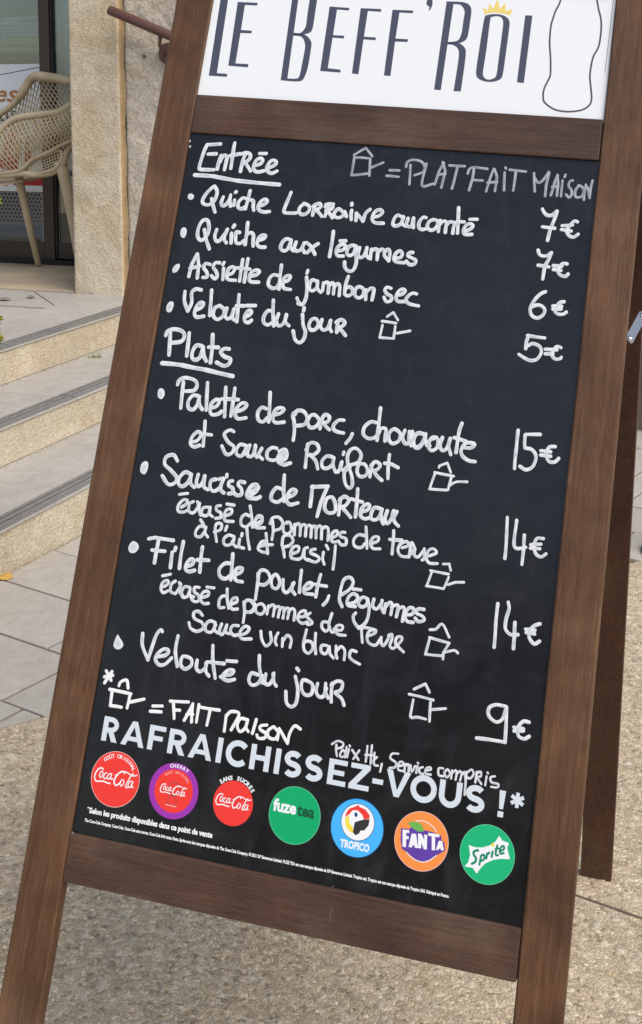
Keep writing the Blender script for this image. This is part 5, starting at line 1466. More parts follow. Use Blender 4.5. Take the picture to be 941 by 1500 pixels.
mb.face((v[0], v[1], v[5], v[4])); mb.face((v[2], v[3], v[4], v[5])); mb.face((v[0], v[4], v[3])); mb.face((v[1], v[2], v[5])); keep(mb.build('roof', M['rooftile'], recalc=False), house)
for x in (-10.5, -7, -3.5, 0, 3.5, 7, 10.5):
    for z in (0.9, 3.6):
        mb = MB(); mb.box((x, -14.99, z), (x+1.1, -14.95, z+1.6)); wdw = keep(mb.build('window', M['dark_pane']), house)
        for dx in (-.62, 1.12):
            mb = MB(); mb.box((x+dx, -14.98, z), (x+dx+.6, -14.93, z+1.6)); keep(mb.build('shutter', M['shutter']), house)

# ------------------------------------------------------------------ handrail
M['rail'] = mat('brown_painted_steel', (0.105, 0.045, 0.036), 0.45, 0.5)
hr = empty('handrail', FL(0.47, 1.05, 0)); tag(hr, 'reddish brown round steel handrail fixed to the stone wall beside the pillar', 'handrail')
a_, b_ = FL(0.254, 1.242, -0.08), FL(0.546, 1.127, -0.08); d_ = (b_-a_).normalized()
mb = MB(); mb.tube([a_-d_*0.001, a_+d_*0.003, a_+d_*0.006, b_, b_+d_*1.1], [0.014, 0.0195, 0.021, 0.021, 0.021], 24); keep(mb.build('rail_tube', M['rail'], smooth=True), hr)
mb = MB(); dc = FL(0.492, 1.055, 0.0); mb.tube([dc+FWv*.01, dc-FWv*.006, dc-FWv*.009], [0.046, 0.046, 0.042], 28); keep(mb.build('wall_disc', M['rail'], smooth=False), hr)
mb = MB(); mb.tube([dc-FWv*.006, dc-FWv*.04+Vector((0, 0, .0)), dc-FWv*.075+Vector((0, 0, .03)), a_+d_*(0.262)], 0.008, 12); keep(mb.build('bracket', M['rail'], smooth=True), hr)

# ------------------------------------------------------------------ armchair
m = M['resin'] = mat('beige_resin', (0.38, 0.33, 0.24), 0.5, 0.4); t = NT(m)
t.color(t.ramp(t.noise(t.coord('Object'), 9, 3), [(0.3, (0.46, 0.375, 0.235)), (0.7, (0.58, 0.485, 0.33))]))
chair = empty('armchair', FL(-0.7, 0, 0.5)); tag(chair, 'beige lattice resin armchair standing in the doorway against the glass', 'armchair')
def CP(q): return FL(q[0], q[1], q[2])
def cres(pts, n):
    c = catmull([tuple(p) for p in pts], 0.012)
    L = [0.0]
    for p, q in zip(c, c[1:]): L.append(L[-1]+(q-p).length)
    out = []
    for i in range(n+1):
        s_ = L[-1]*i/n; k = 0
        while k < len(L)-2 and L[k+1] < s_: k += 1
        f_ = (s_-L[k])/max(1e-9, L[k+1]-L[k]); out.append(c[k].lerp(c[k+1], f_))
    return out
def cpart(name, mb, smooth=True): return keep(mb.build(name, M['resin'], smooth=smooth), chair)
near = cres([tuple(CP(q)) for q in CHAIR['near_rim']], 60); top = cres([tuple(CP(q)) for q in CHAIR['top_rim']], 60)
nlow = cres([tuple(CP(q)) for q in CHAIR['near_low']], 60); ilow = cres([tuple(CP(q)) for q in CHAIR['inner_low']], 60)
mb = MB(); mb.tube(near, 0.017, 10); cpart('arm_rim', mb)
mb = MB(); mb.tube(top, [0.016 + (0.006 if 22 < i < 50 else 0) for i in range(61)], 10); cpart('backrest_rim', mb)
mb = MB(); mb.tube(cres([tuple(CP(q)) for q in CHAIR['seat_edge']], 50), 0.016, 10); cpart('seat_edge', mb)
mb = MB(); mb.tube(nlow, 0.011, 8); cpart('side_band', mb)
def lattice(A, B, ns, nt, slant, r, bulge):
    mb = MB()
    def S(s_, t_):
        s_ = max(0, min(1, s_)); i = min(59, int(s_*60)); f_ = s_*60-i
        a = A[i].lerp(A[i+1], f_); b = B[i].lerp(B[i+1], f_)
        return a.lerp(b, t_) + FWv*bulge*math.sin(math.pi*t_)
    for sg in (1, -1):
        k = -slant
        while k < 1+slant:
            pts = []
            for j in range(nt+1):
                t_ = j/nt; s_ = k + sg*slant*(t_-0.5)
                if -0.001 <= s_ <= 1.001: pts.append(S(s_, t_))
            if len(pts) > 1: mb.tube(pts, r, 4, caps=False)
            k += 1.0/ns
    return mb
cpart('side_lattice', lattice(near, nlow, 30, 8, 0.16, 0.0042, -0.03))
cpart('back_lattice', lattice(top, ilow, 26, 10, 0.34, 0.0036, 0.03))
ov = CHAIR['oval']; cu_, ch_ = sum(q[0] for q in ov)/len(ov), sum(q[1] for q in ov)/len(ov)
ovp = cres([tuple(CP(q)) for q in ov+[ov[0]]], 40); mb = MB(); mb.tube(ovp, 0.009, 8, caps=False); cpart('lower_ring', mb)
mb = MB()
umin, umax = min(q[0] for q in ov), max(q[0] for q in ov)
def inside(u, h):
    c = False
    for i in range(len(ov)):
        x1, y1 = ov[i][:2]; x2, y2 = ov[i-1][:2]
        if (y1 > h) != (y2 > h) and u < (x2-x1)*(h-y1)/(y2-y1)+x1: c = not c
    return c
for sg in (0.35, -2.2):
    for k in range(-40, 40):
        seg = []
        for j in range(60):
            u = umin + (umax-umin)*j/59 if abs(sg) < 1 else cu_ + k*0.016 + (j/59-.5)*0.09
            h = (ch_ + k*0.0135 + (u-cu_)*sg) if abs(sg) < 1 else ch_ + (j/59-.5)*0.15
            if abs(sg) > 1: u = cu_ + k*0.0165 - (h-ch_)*0.25
            if inside(u, h): seg.append(FL(u, h, 0.345))
            elif len(seg) > 1: mb.tube([seg[0], seg[-1]], 0.0026, 4, caps=False); seg = []
            else: seg = []
        if len(seg) > 1: mb.tube([seg[0], seg[-1]], 0.0026, 4, caps=False)
cpart('lower_grid', mb)
for key, rr in (('leg_a', [0.022, 0.020, 0.0165, 0.0145]), ('leg_b', [0.032, 0.024, 0.019, 0.015])):
    pts = [CP(q) for q in CHAIR[key]]; pts[-1].z = LANDZ + 0.0065
    c = cres([tuple(p) for p in pts], 16); mb = MB()
    mb.tube(c, [rr[0]+(rr[-1]-rr[0])*(i/16)**0.8 for i in range(17)], 12); cpart('leg', mb)
for du, w_, u2, w2 in ((-1.02, .36, -1.10, .28), (-1.05, .60, -1.12, .70)):
    mb = MB(); mb.tube([FL(du, .44, w_), FL((du+u2)/2, .22, (w_+w2)/2), FL(u2, 0.0065, w2)], [0.022, 0.018, 0.0145], 12); cpart('leg', mb)
sp = [FL(-1.06, .44, .34), FL(-0.62, .45, .35), FL(-0.52, .47, .38), FL(-0.52, .48, .60), FL(-0.66, .45, .64), FL(-1.06, .44, .62)]
mb = MB(); a_ = [mb.vert(p) for p in sp]; b_ = [mb.vert(p-Vector((0, 0, .012))) for p in sp]
mb.face(a_); mb.face(list(reversed(b_)))
for i in range(6): mb.face((a_[i], b_[i], b_[(i+1) % 6], a_[(i+1) % 6]))
cpart('seat', mb, smooth=False)

# ------------------------------------------------------------------ plant, weeds, leaf, table base
M['foliage'] = mat('yellow_green_leaf', (0.17, 0.26, 0.04), 0.55); M['petal'] = mat('pale_yellow_petal', (0.62, 0.60, 0.10), 0.5)
M['terracotta'] = mat('terracotta', (0.34, 0.13, 0.07), 0.8)
pp = [Vector(q) for q in PLANT]
base = Vector((pp[0].x-0.27, pp[0].y, gz(pp[0].x-0.27, pp[0].y)))
plant = empty('potted_plant', base); tag(plant, 'yellow flowering potted plant at the left edge in front of the steps', 'plant')
mb = MB(); mb.tube([base+Vector((0, 0, .001)), base+Vector((0, 0, .24)), base+Vector((0, 0, .25)), base+Vector((0, 0, .30))], [.085, .115, .125, .125], 24); keep(mb.build('pot', M['terracotta']), plant)
mb = MB(); fl_ = MB()
def leafq(mb, p, d, w):
    d = Vector(d); s_ = d.cross(Vector((0, 1, 0.3))).normalized()*w; up = Vector((0, -0.01, .008))
    a = mb.vert(p); b = mb.vert(p+d*0.45+s_+up); c = mb.vert(p+d); e = mb.vert(p+d*0.45-s_+up); f = mb.vert(p+d*0.5-up*.5)
    mb.face((a, b, f)); mb.face((b, c, f)); mb.face((c, e, f)); mb.face((e, a, f))
for i in range(170):
    th = random.uniform(0, 6.28); r = random.uniform(0, .17); h = random.uniform(.33, .95)
    p = base+Vector((r*math.cos(th)*(1.2-h*.6), r*math.sin(th), h))
    leafq(mb, p, (random.uniform(-.04, .04), random.uniform(-.03, .03), random.uniform(-.02, .04)), random.uniform(.006, .012))
for q in (pp[2], pp[3], pp[4]):
    for k in range(3): leafq(mb, q+Vector((-.046, 0, random.uniform(-.008, .008))), (.054+random.uniform(-.010, .004), 0, random.uniform(-.012, .014)), .007)
for q in (pp[0], pp[1], pp[2], pp[4]):
    fl_ = MB()
    for k in range(5): leafq(fl_, q+Vector((-.007, 0, 0)), (.014*math.cos(k*1.3)+.004, -.004, .014*math.sin(k*1.3)), .006)
    keep(fl_.build('flower', M['petal'], recalc=False), plant)
for i in range(14):
    p = base+Vector((random.uniform(-.1, .05), random.uniform(-.05, .05), random.uniform(.6, .8)))
    fl_ = MB()
    for k in range(5): leafq(fl_, p, (.014*math.cos(k*1.3), -.004, .014*math.sin(k*1.3)), .006)
    keep(fl_.build('flower', M['petal'], recalc=False), plant)
st = MB()
for i in range(9):
    st.tube([base+Vector((0, 0, .28)), base+Vector((random.uniform(-.06, .06), random.uniform(-.04, .04), .55)), base+Vector((random.uniform(-.09, .09), random.uniform(-.05, .05), .78))], .0025, 5)
keep(mb.build('leaves', M['foliage'], recalc=False), plant); keep(st.build('stems', M['foliage']), plant)
M['grass'] = mat('weed_green', (0.16, 0.20, 0.05), 0.7)
tf = Vector(TUFT); mb = MB()
for i in range(34):
    p = tf+Vector((random.gauss(0, .016), random.gauss(0, .006), 0)); d = Vector((random.gauss(0, .012), random.gauss(0, .006), random.uniform(.012, .04)*(1 if random.random() < .3 else .45)))
    mb.face((mb.vert(p-Vector((.0016, 0, 0))), mb.vert(p+Vector((.0016, 0, 0))), mb.vert(p+d)))
tag(mb.build('weed_tuft', M['grass'], recalc=False), 'small green weed growing in the corner of the second step', 'weed')
fv = Vector(FALLEN)+Vector((0, 0, .009)); mb = MB()
c_ = mb.vert(fv+Vector((0, 0, .004))); ring = []
for k in range(11):
    a = k/11*6.283; rr = .021*(1+.28*math.cos(3*a)); ring.append(mb.vert(fv+Vector((rr*math.cos(a)*1.1, rr*math.sin(a), .005+.006*math.sin(2*a)))))
for k in range(11): mb.face((c_, ring[k], ring[(k+1) % 11]))
tag(mb.build('fallen_leaf', mat('yellow_dead_leaf', (0.50, 0.30, 0.06), 0.6), recalc=False), 'curled yellow fallen leaf at the foot of the bottom step', 'leaf')
# debris leaves on the landing
for (x, y, s_, lab) in ((-1.60, 5.80, .030, 'largest crumpled grey dead leaf on the landing'), (-1.50, 5.86, .022, 'small grey dead leaf on the landing nearest the pillar'), (-1.66, 5.84, .024, 'grey dead leaf on the landing nearest the left edge')):
    mb = MB(); p = Vector((x, y, LANDZ+.004)); c_ = mb.vert(p+Vector((0, 0, .004))); ring = [mb.vert(p+Vector((s_*math.cos(k)*(.7+.5*random.random()), s_*math.sin(k)*(.6+.4*random.random()), .001+.006*random.random()))) for k in range(6)]
    for k in range(6): mb.face((c_, ring[k], ring[(k+1) % 6]))
    tag(mb.build('dead_leaf', mat('grey_dead_leaf', (0.20, 0.18, 0.15), .8), recalc=False), lab, 'leaf', 'dead leaves on the landing')
tb = Vector(TABLEB)+Vector((.085, 0, .008)); mb = MB()
mb.tube([tb, tb+Vector((0, 0, .012)), tb+Vector((0, 0, .026)), tb+Vector((0, 0, .034))], [.105, .108, .095, .05], 36)
mb.tube([tb+Vector((0, 0, .03)), tb+Vector((0, 0, .70))], .022, 14)
mb.tube([tb+Vector((0, 0, .70)), tb+Vector((0, 0, .712)), tb+Vector((0, 0, .73))], [.10, .12, .12], 36)
tag(mb.build('cafe_stool', mat('navy_painted_metal', (0.035, 0.042, 0.062), .4), smooth=False), 'dark navy stool whose round base shows beyond the rear leg of the sign', 'stool')

# ------------------------------------------------------------------ the A-frame menu sign
MM = 0.0009
SR = Matrix(SIGN_ROT); SM = Matrix.Translation(Vector(SIGN_LOC)) @ SR.to_4x4()
sign = empty('a_frame_sign', SIGN_LOC, SR); tag(sign, 'brown wooden A-frame menu sign with black board and white header standing on the pavement', 'menu sign')
OX, OY = SW/2, SFOOT
def B3(x, y, z=0.0): return ((x-OX)*MM, (y-OY)*MM, z*MM)
def spart(name, mb, m_, parent=None, bevel=0.0, smooth=False, recalc=True, label=None):
    o = mb.build(name, m_ if isinstance(m_, list) else M[m_], None, smooth, bevel, recalc)
    o.parent = parent or sign
    if label: o['label'] = label
    return o
def sbox(mb, x0, x1, y0, y1, z0, z1, m_=0): mb.box((x0, y0, z0), (x1, y1, z1), m_, lambda p: B3(*p))
def profile_post(x0, x1, y0, y1, z0, z1):
    """long bar, subdivided, very slightly bowed and with worn edges"""
    mb = MB(); N = 40; rings = []
    ch = 2.2
    for i in range(N+1):
        y = y0+(y1-y0)*i/N; b = 0.5*math.sin(i*0.21)
        w = [random.uniform(-.12, .12) for _ in range(8)]
        pr = [(x0+ch, z0), (x1-ch, z0), (x1, z0+ch), (x1, z1-ch), (x1-ch, z1), (x0+ch, z1), (x0, z1-ch), (x0, z0+ch)]
        rings.append([mb.vert(B3(px+b+w[k], y, pz)) for k, (px, pz) in enumerate(pr)])
    for i in range(N):
        for k in range(8): mb.face((rings[i][k], rings[i][(k+1) % 8], rings[i+1][(k+1) % 8], rings[i+1][k]))
    mb.face(rings[0]); mb.face(rings[-1]); return mb
ZT = -24
for x0, x1 in ((-60, -0.3), (SW+0.3, SW+60)):
    spart('front_post', profile_post(x0, x1, SFOOT, 1400, ZT, 0), 'wood_y')
for y0, y1, z1 in ((0, SB1, -0.6), (SB2, SB3, -1.2), (1296, 1352, -1.2)):
    mb = MB(); sbox(mb, 0.5, SW-0.5, y0, y1, ZT+1, z1); spart('front_rail', mb, 'wood_x', bevel=0.0016)
mb = MB(); sbox(mb, -2, SW+2, SB1-4, SB2+4, -14, -6.02); board = spart('chalkboard', mb, 'slate')
mb = MB(); sbox(mb, -2, SW+2, SB3-4, 1300, -14, -6.02); header = spart('header_panel', mb, 'gloss_white')
# rear frame
ry0, rz0, ry1, rz1 = REAR_Y, REAR_Z, 1352.0, -27.0
Lr = math.hypot(ry1-ry0, rz1-rz0); dy, dz_ = (ry1-ry0)/Lr, (rz1-rz0)/Lr     # up along the rear leg
ny_, nz_ = dz_, -dy                                                          # outward (away from the front)
def rear(x, a, b): return B3(x, ry0+dy*a+ny_*b, rz0+dz_*a+nz_*b)
for x0, x1 in ((-60, -0.3), (SW+0.3, SW+60)):
    mb = MB()
    # feet are sawn square to the leg
    mb.box((x0, 0, 0), (x1, Lr, 22), 0, lambda p: rear(*p)); spart('rear_post', mb, 'wood_rear', bevel=0.0016)
for a0, a1 in ((452, 512), (1500, 1560), (1735, 1790)):
    mb = MB(); mb.box((0.5, a0, 1), (SW-0.5, a1, 20), 0, lambda p: rear(*p)); spart('rear_rail', mb, 'wood_x', bevel=0.0016)
mb = MB(); mb.box((-2, 508, 8), (SW+2, 1504, 14), 0, lambda p: rear(*p)); spart('rear_board', mb, 'slate')
mb = MB(); mb.box((-2, 1556, 8), (SW+2, 1738, 14), 0, lambda p: rear(*p)); spart('rear_header', mb, 'gloss_white')
for x in (60, SW-60):
    mb = MB(); mb.tube([B3(x-30, 1353, -25.5), B3(x+30, 1353, -25.5)], 0.0035, 10); sbox(mb, x-28, x+28, 1325, 1352, -24.9, -24.2); spart('hinge', mb, 'steel')
# folding stays on the outer side of the posts
def strap(name, pts, wv, th, par=None):
    """flat steel strap with rounded ends; pts = two sign-space points, wv = half width vector"""
    mb = MB(); a, b = Vector(pts[0]), Vector(pts[1]); wv = Vector(wv); d = (b-a).normalized(); r_ = wv.length; nrm = d.cross(wv).normalized()*th
    ring = [a + wv*math.cos(t_) - d*r_*math.sin(t_) for t_ in [math.pi*k/8 for k in range(9)]] + [b - wv*math.cos(t_) + d*r_*math.sin(t_) for t_ in [math.pi*k/8 for k in range(9)]]
    A_ = [mb.vert(B3(*(p+nrm*.5))) for p in ring]; B_2 = [mb.vert(B3(*(p-nrm*.5))) for p in ring]; n = len(ring)
    mb.face(A_); mb.face(list(reversed(B_2)))
    for k in range(n): mb.face((A_[k], A_[(k+1) % n], B_2[(k+1) % n], B_2[k]))
    o = spart(name, mb, 'steel', parent=par, bevel=0.0005)
    for q in (a+d*1, b-d*1):
        n2 = nrm.normalized(); n2 = n2 if n2.z > 0 else -n2
        mb = MB(); mb.tube([B3(*(q+n2*th*.4)), B3(*(q+n2*(th*.5+1.6))), B3(*(q+n2*(th*.5+2.4)))], [0.0032, 0.0030, 0.0016], 14); spart('rivet', mb, 'steel', parent=o, smooth=False)
    return o
strap('stay', [(SW+63.5, 806, -16), (SW+75, 846, -58)], (4.6, -3.4, 1.5), 2.0)
strap('stay', [(SW+76, 847, -62), (SW+84, 905, -230)], (4.0, -2.0, 2.0), 2.0)

# ---- writing on the board --------------------------------------------------
ZB = -6.0
ZN = [0]
def dome_stroke(mb, pts, w, seed):
    """one marker stroke as a low dome: bright rims, thinner paint in the middle"""
    n = len(pts)
    if n < 2: return
    zo = ZB + 0.02 + 0.012*(ZN[0] % 9); ZN[0] += 1
    L = []; Mi = []; R_ = []
    tang = []
    for i in range(n):
        t_ = pts[min(i+1, n-1)]-pts[max(i-1, 0)]
        if t_.length < 1e-6: t_ = Vector((1, 0, 0))
        tang.append(t_.normalized())
    for i in range(n):
        h = 0.40*w*(1+0.07*math.sin(seed+i*0.31)+0.025*math.sin(seed*3+i*0.9))
        nn = Vector((-tang[i].y, tang[i].x, 0))
        a, b = pts[i]+nn*h, pts[i]-nn*h
        dr = .22*math.sin(seed*2+i*.21); mv = max(0.0, min(1.0, .35+.55*math.sin(seed*5+i*.33)+.35*math.sin(seed+i*.87)))
        a2, b2 = pts[i]+nn*h*(.52+dr*.5), pts[i]-nn*h*(.52-dr*.5)
        L.append((mb.vert(B3(a.x, a.y, zo), 1.0), mb.vert(B3(a2.x, a2.y, zo+.22), 0.5+.5*mv), mb.vert(B3(pts[i].x+nn.x*h*dr, pts[i].y+nn.y*h*dr, zo+.28), mv if 1 < i < n-2 else 0.8), mb.vert(B3(b2.x, b2.y, zo+.22), .65+.35*mv), mb.vert(B3(b.x, b.y, zo), 1.0)))
    for i in range(n-1):
        for k in range(4): mb.face((L[i][k+1], L[i+1][k+1], L[i+1][k], L[i][k]))
    for end, sg in ((0, -1), (n-1, 1)):
        nn = Vector((-tang[end].y, tang[end].x, 0)); h = (Vector(mb.v[L[end][0]])-Vector(mb.v[L[end][4]])).length/2/MM
        ring = [L[end][0]]
        for k in range(1, 6):
            th = math.pi*k/6; q = pts[end] + nn*h*math.cos(th) + tang[end]*sg*h*math.sin(th)
            ring.append(mb.vert(B3(q.x, q.y, zo), 1.0))
        ring.append(L[end][4])
        c = [L[end][2]]
        for k in range(6):
            f = (ring[k], ring[k+1], L[end][2]) if sg < 0 else (ring[k+1], ring[k], L[end][2])
            mb.face(f)
def parse_pts(s_): return [tuple(map(float, q.split(','))) for q in s_.split()]
def blob(mb, pts):
    zo = ZB+0.03; c = Vector((sum(p[0] for p in pts)/len(pts), sum(p[1] for p in pts)/len(pts), 0))
    P = catmull([(*p, 0) for p in pts]+[(*pts[0], 0)], 1.2)[:-1]
    o_ = [mb.vert(B3(p.x, p.y, zo), 1) for p in P]; i_ = [mb.vert(B3(*(c+(p-c)*.6).xy, zo+.3), .7) for p in P]; cc = mb.vert(B3(c.x, c.y, zo+.32), .3)
    for k in range(len(P)):
        j = (k+1) % len(P); mb.face((o_[k], o_[j], i_[j], i_[k])); mb.face((i_[k], i_[j], cc))
WORDS = {'heading_starters': 'underlined heading Entree', 'line_quiche_lorraine': 'handwritten line Quiche Lorraine au comte', 'line_plat_fait_maison': 'faint note Plat fait maison',
 'line_quiche_legumes': 'handwritten line Quiche aux legumes', 'line_assiette': 'handwritten line Assiette de jambon sec', 'line_veloute_starter': 'upper handwritten line Veloute du jour', 'heading_mains': 'underlined heading Plats',
 'line_palette': 'handwritten line Palette de porc choucroute', 'line_sauce_raifort': 'handwritten line et sauce raifort', 'line_saucisse': 'handwritten line Saucisse de Morteau', 'line_ecrase_saucisse': 'handwritten line ecrase de pommes de terre under Saucisse',
 'line_ail_persil': 'handwritten line a l ail et persil', 'line_filet': 'handwritten line Filet de poulet legumes', 'line_ecrase_filet': 'handwritten line ecrase de pommes de terre under Filet', 'line_sauce_vin': 'handwritten line Sauce vin blanc',
 'line_veloute_main': 'larger lower handwritten line Veloute du jour', 'note_fait_maison': 'handwritten note with star and little house, fait maison', 'note_price': 'small handwritten note Prix ttc service compris'}
for key, (kind, body) in LINES.items():
    mb = MB(); mb.usec = True
    for q, ln in enumerate(body.strip().split('\n')):
        fl = ln[0]; wd_, rest = ln[1:].split(' ', 1); w = float(wd_); pts = parse_pts(rest)
        if len(pts) < 2: continue
        if fl == '*': blob(mb, pts); continue
        seed = random.uniform(0, 6)
        if fl == '!':
            for a, b in zip(pts, pts[1:]):
                A_, B_ = Vector((*a, 0)), Vector((*b, 0)); L_ = (B_-A_).length; n = max(2, int(L_/2.5))
                nn = Vector((-(B_-A_).y, (B_-A_).x, 0)).normalized()*random.uniform(-.012, .012)*L_
                dome_stroke(mb, [A_.lerp(B_, i/n)+nn*math.sin(math.pi*i/n) for i in range(n+1)], w, seed)
        else: dome_stroke(mb, catmull([(*p, 0) for p in pts], 2.0), w, seed)
    kind_name = 'handwritten_price' if key.startswith('price') else 'house_symbol' if key.startswith('house') else 'underline' if key.startswith('under') else 'handwritten_heading' if key.startswith('head') else 'handwritten_line'
    o = spart(kind_name, mb, {'w': 'chalk', 'g': 'chalk_thin', 's': 'chalk_solid'}[kind], parent=board, smooth=True, recalc=False, label=WORDS.get(key))

def ribbon(mb, pts, w, z, m_=0, smooth=True, step=1.5):
    P = catmull([(*p, 0) for p in pts], step) if smooth and len(pts) > 2 else [Vector((*p, 0)) for p in pts]
    n = len(P); prev = None
    for i in range(n):
        if 0 < i < n-1 and not smooth:
            d1 = (P[i]-P[i-1]).normalized(); d2 = (P[i+1]-P[i]).normalized(); t_ = (d1+d2).normalized(); k = 1/max(.35, t_.dot(d1))
        else: t_ = (P[min(i+1, n-1)]-P[max(i-1, 0)]).normalized(); k = 1
        nn = Vector((-t_.y, t_.x, 0))*w/2*k
        a, b = P[i]+nn, P[i]-nn
        r_ = (mb.vert(B3(a.x, a.y, z)), mb.vert(B3(b.x, b.y, z)))
        if prev: mb.face((prev[1], r_[1], r_[0], prev[0]), m_)
        prev = r_
from mathutils.geometry import tessellate_polygon
def fill(mb, pts, z, m_=0):
    tri = tessellate_polygon([[Vector((*p, 0)) for p in pts]]); ids = [mb.vert(B3(p[0], p[1], z)) for p in pts]
    area = sum(pts[i][0]*pts[(i+1) % len(pts)][1]-pts[(i+1) % len(pts)][0]*pts[i][1] for i in range(len(pts)))
    for t_ in tri:
        a, b, c = (pts[i] for i in t_)
        s_ = (b[0]-a[0])*(c[1]-a[1])-(b[1]-a[1])*(c[0]-a[0])
        mb.face([ids[i] for i in (t_ if s_ > 0 else t_[::-1])], m_)
# header print
hp = MB(); bt = MB(); cr = MB(); zc = -5.9
for ln in HEADER.strip().split('\n'):
    k, rest = ln.split(' ', 1); loops = [parse_pts(q) for q in rest.split('|')]
    if k == 'P': fill(hp, loops[0], zc)
    elif k == 'G': fill(cr, loops[0], zc+.02)
    elif k in ('S', 'O'):
        a, b = loops; a = catmull([(*p, 0) for p in (a+[a[0]] if k == 'O' else a)], 2.0); b = catmull([(*p, 0) for p in (b+[b[0]] if k == 'O' else b)], 2.0)
        def rs(c, n):
            L = [0.0]
            for p, q in zip(c, c[1:]): L.append(L[-1]+(q-p).length)
            out = []; kk = 0
            for i in range(n+1):
                s_ = L[-1]*i/n
                while kk < len(L)-2 and L[kk+1] < s_: kk += 1
                out.append(c[kk].lerp(c[kk+1], (s_-L[kk])/max(1e-9, L[kk+1]-L[kk])))
            return out
        A_, B_ = rs(a, 50), rs(b, 50)
        ia = [hp.vert(B3(p.x, p.y, zc+.03)) for p in A_]; ib = [hp.vert(B3(p.x, p.y, zc+.03)) for p in B_]
        for i in range(50): hp.face((ia[i], ia[i+1], ib[i+1], ib[i]))
    elif k[0] == 'R': ribbon(bt, loops[0], float(k[1:])*0.98, zc)
spart('brand_lettering', hp, 'ink_navy', parent=header, recalc=False, label='tall dark slate letters reading LE BEFF ROI')
spart('bottle_outline', bt, 'ink_grey', parent=header, recalc=False)
spart('crown_mark', cr, 'gold', parent=header, recalc=False)

# printed slogan : geometric capitals, cap height 32 mm on a common baseline
sl = MB(); H_, BY, TH = 31.6, 182.2, 7.3
zs = [0]
def seg(pts, sm=False, w=TH):
    zs[0] += 1; ribbon(sl, [(x, BY+y) for x, y in pts], w, ZB+.06+.015*(zs[0] % 8), 0, sm, 2.0)
def arc(cx, cy, rx, ry, a0, a1, n=18): return [(cx+rx*math.cos(math.radians(a0+(a1-a0)*i/n)), cy+ry*math.sin(math.radians(a0+(a1-a0)*i/n))) for i in range(n+1)]
h2 = TH/2
def letter(ch, l, r):
    w = r-l
    if ch == 'I' or ch == '!':
        if ch == 'I': seg([(l+h2, 0), (l+h2, H_)])
        else:
            fill(sl, [(l+.6, BY+9.6), (l+5.6, BY+9.6), (l+7.4, BY+H_), (l-.8, BY+H_)], ZB+.06); fill(sl, [(l-.6, BY), (l+6.6, BY), (l+6.6, BY+6.8), (l-.6, BY+6.8)], ZB+.06)
    elif ch == 'A':
        m_ = (l+r)/2
        fill(sl, [(l, BY), (l+7.6, BY), (m_, BY+H_-7), (m_, BY+H_), (m_-3.6, BY+H_)], ZB+.06); fill(sl, [(r-7.6, BY), (r, BY), (m_+3.6, BY+H_), (m_, BY+H_), (m_, BY+H_-7)], ZB+.06)
        seg([(l+w*.24, 9.0), (r-w*.24, 9.0)], w=5.8)
    elif ch in 'FE':
        seg([(l+h2, 0), (l+h2, H_)]); seg([(l+TH*.6, H_-3.1), (r, H_-3.1)], w=6.2); seg([(l+TH*.6, H_*.5-.2), (r-3, H_*.5-.2)], w=6.0)
        if ch == 'E': seg([(l+TH*.6, 3.1), (r, 3.1)], w=6.2)
    elif ch == 'H':
        seg([(l+h2, 0), (l+h2, H_)]); seg([(r-h2, 0), (r-h2, H_)]); seg([(l+TH*.6, H_*.5), (r-TH*.6, H_*.5)], w=6.4)
    elif ch == 'R':
        seg([(l+h2, 0), (l+h2, H_)]); ry = (H_*.64)/2-3.2; cyy = H_-3.2-ry
        seg([(l+TH*.6, H_-3.2)] + arc(r-12, cyy, 8.6, ry, 90, -90, 12) + [(l+TH*.6, cyy-ry)], w=6.4)
        fill(sl, [(l+w*.40, BY+11.5), (l+w*.72, BY+12.5), (r+.5, BY), (r-8, BY)], ZB+.20)
    elif ch in 'CO':
        cx, cy, rx, ry = (l+r)/2, H_/2, w/2-h2, H_/2-h2+.9
        if ch == 'C': cx = l+17; seg(arc(cx, cy, 17-h2, ry, 42, 318, 30))
        else: seg(arc(cx, cy, rx, ry, 0, 360, 40))
    elif ch == 'U':
        rr = w/2-h2; seg([(l+h2, H_), (l+h2, rr+h2-.6)] + arc((l+r)/2, rr+h2-.6, rr, rr, 180, 360, 16)[1:-1] + [(r-h2, rr+h2-.6), (r-h2, H_)])
    elif ch == 'S':
        cx = (l+r)/2; rx = w/2-h2; ry = H_/4-1.6
        seg(arc(cx, H_-h2+.6-ry, rx-.3, ry, 32, 265, 18)[:-1] + arc(cx, h2-.6+ry, rx, ry, 85, -148, 18)[1:])
    elif ch == 'Z':
        seg([(l+.6, H_-3.1), (r-.4, H_-3.1)], w=6.2); seg([(l, 3.1), (r, 3.1)], w=6.2)
        fill(sl, [(l, BY+5.5), (l+9.5, BY+5.5), (r-.4, BY+H_-5.5), (r-10, BY+H_-5.5)], ZB+.2)
    elif ch == 'V':
        m_ = (l+r)/2; fill(sl, [(l, BY+H_), (l+8, BY+H_), (m_, BY+8), (m_, BY), (m_-3.4, BY)][::-1], ZB+.06); fill(sl, [(r, BY+H_), (r-8, BY+H_), (m_, BY+8), (m_, BY), (m_+3.4, BY)], ZB+.06)
    elif ch == '-': seg([(l, 14.2), (r, 14.2)], w=6.2)
    elif ch == '*':
        for a in (90, 30, -30):
            c, s_ = math.cos(math.radians(a)), math.sin(math.radians(a)); seg([(l-9*c, 23.4-9*s_), (l+9*c, 23.4+9*s_)], w=4.6)
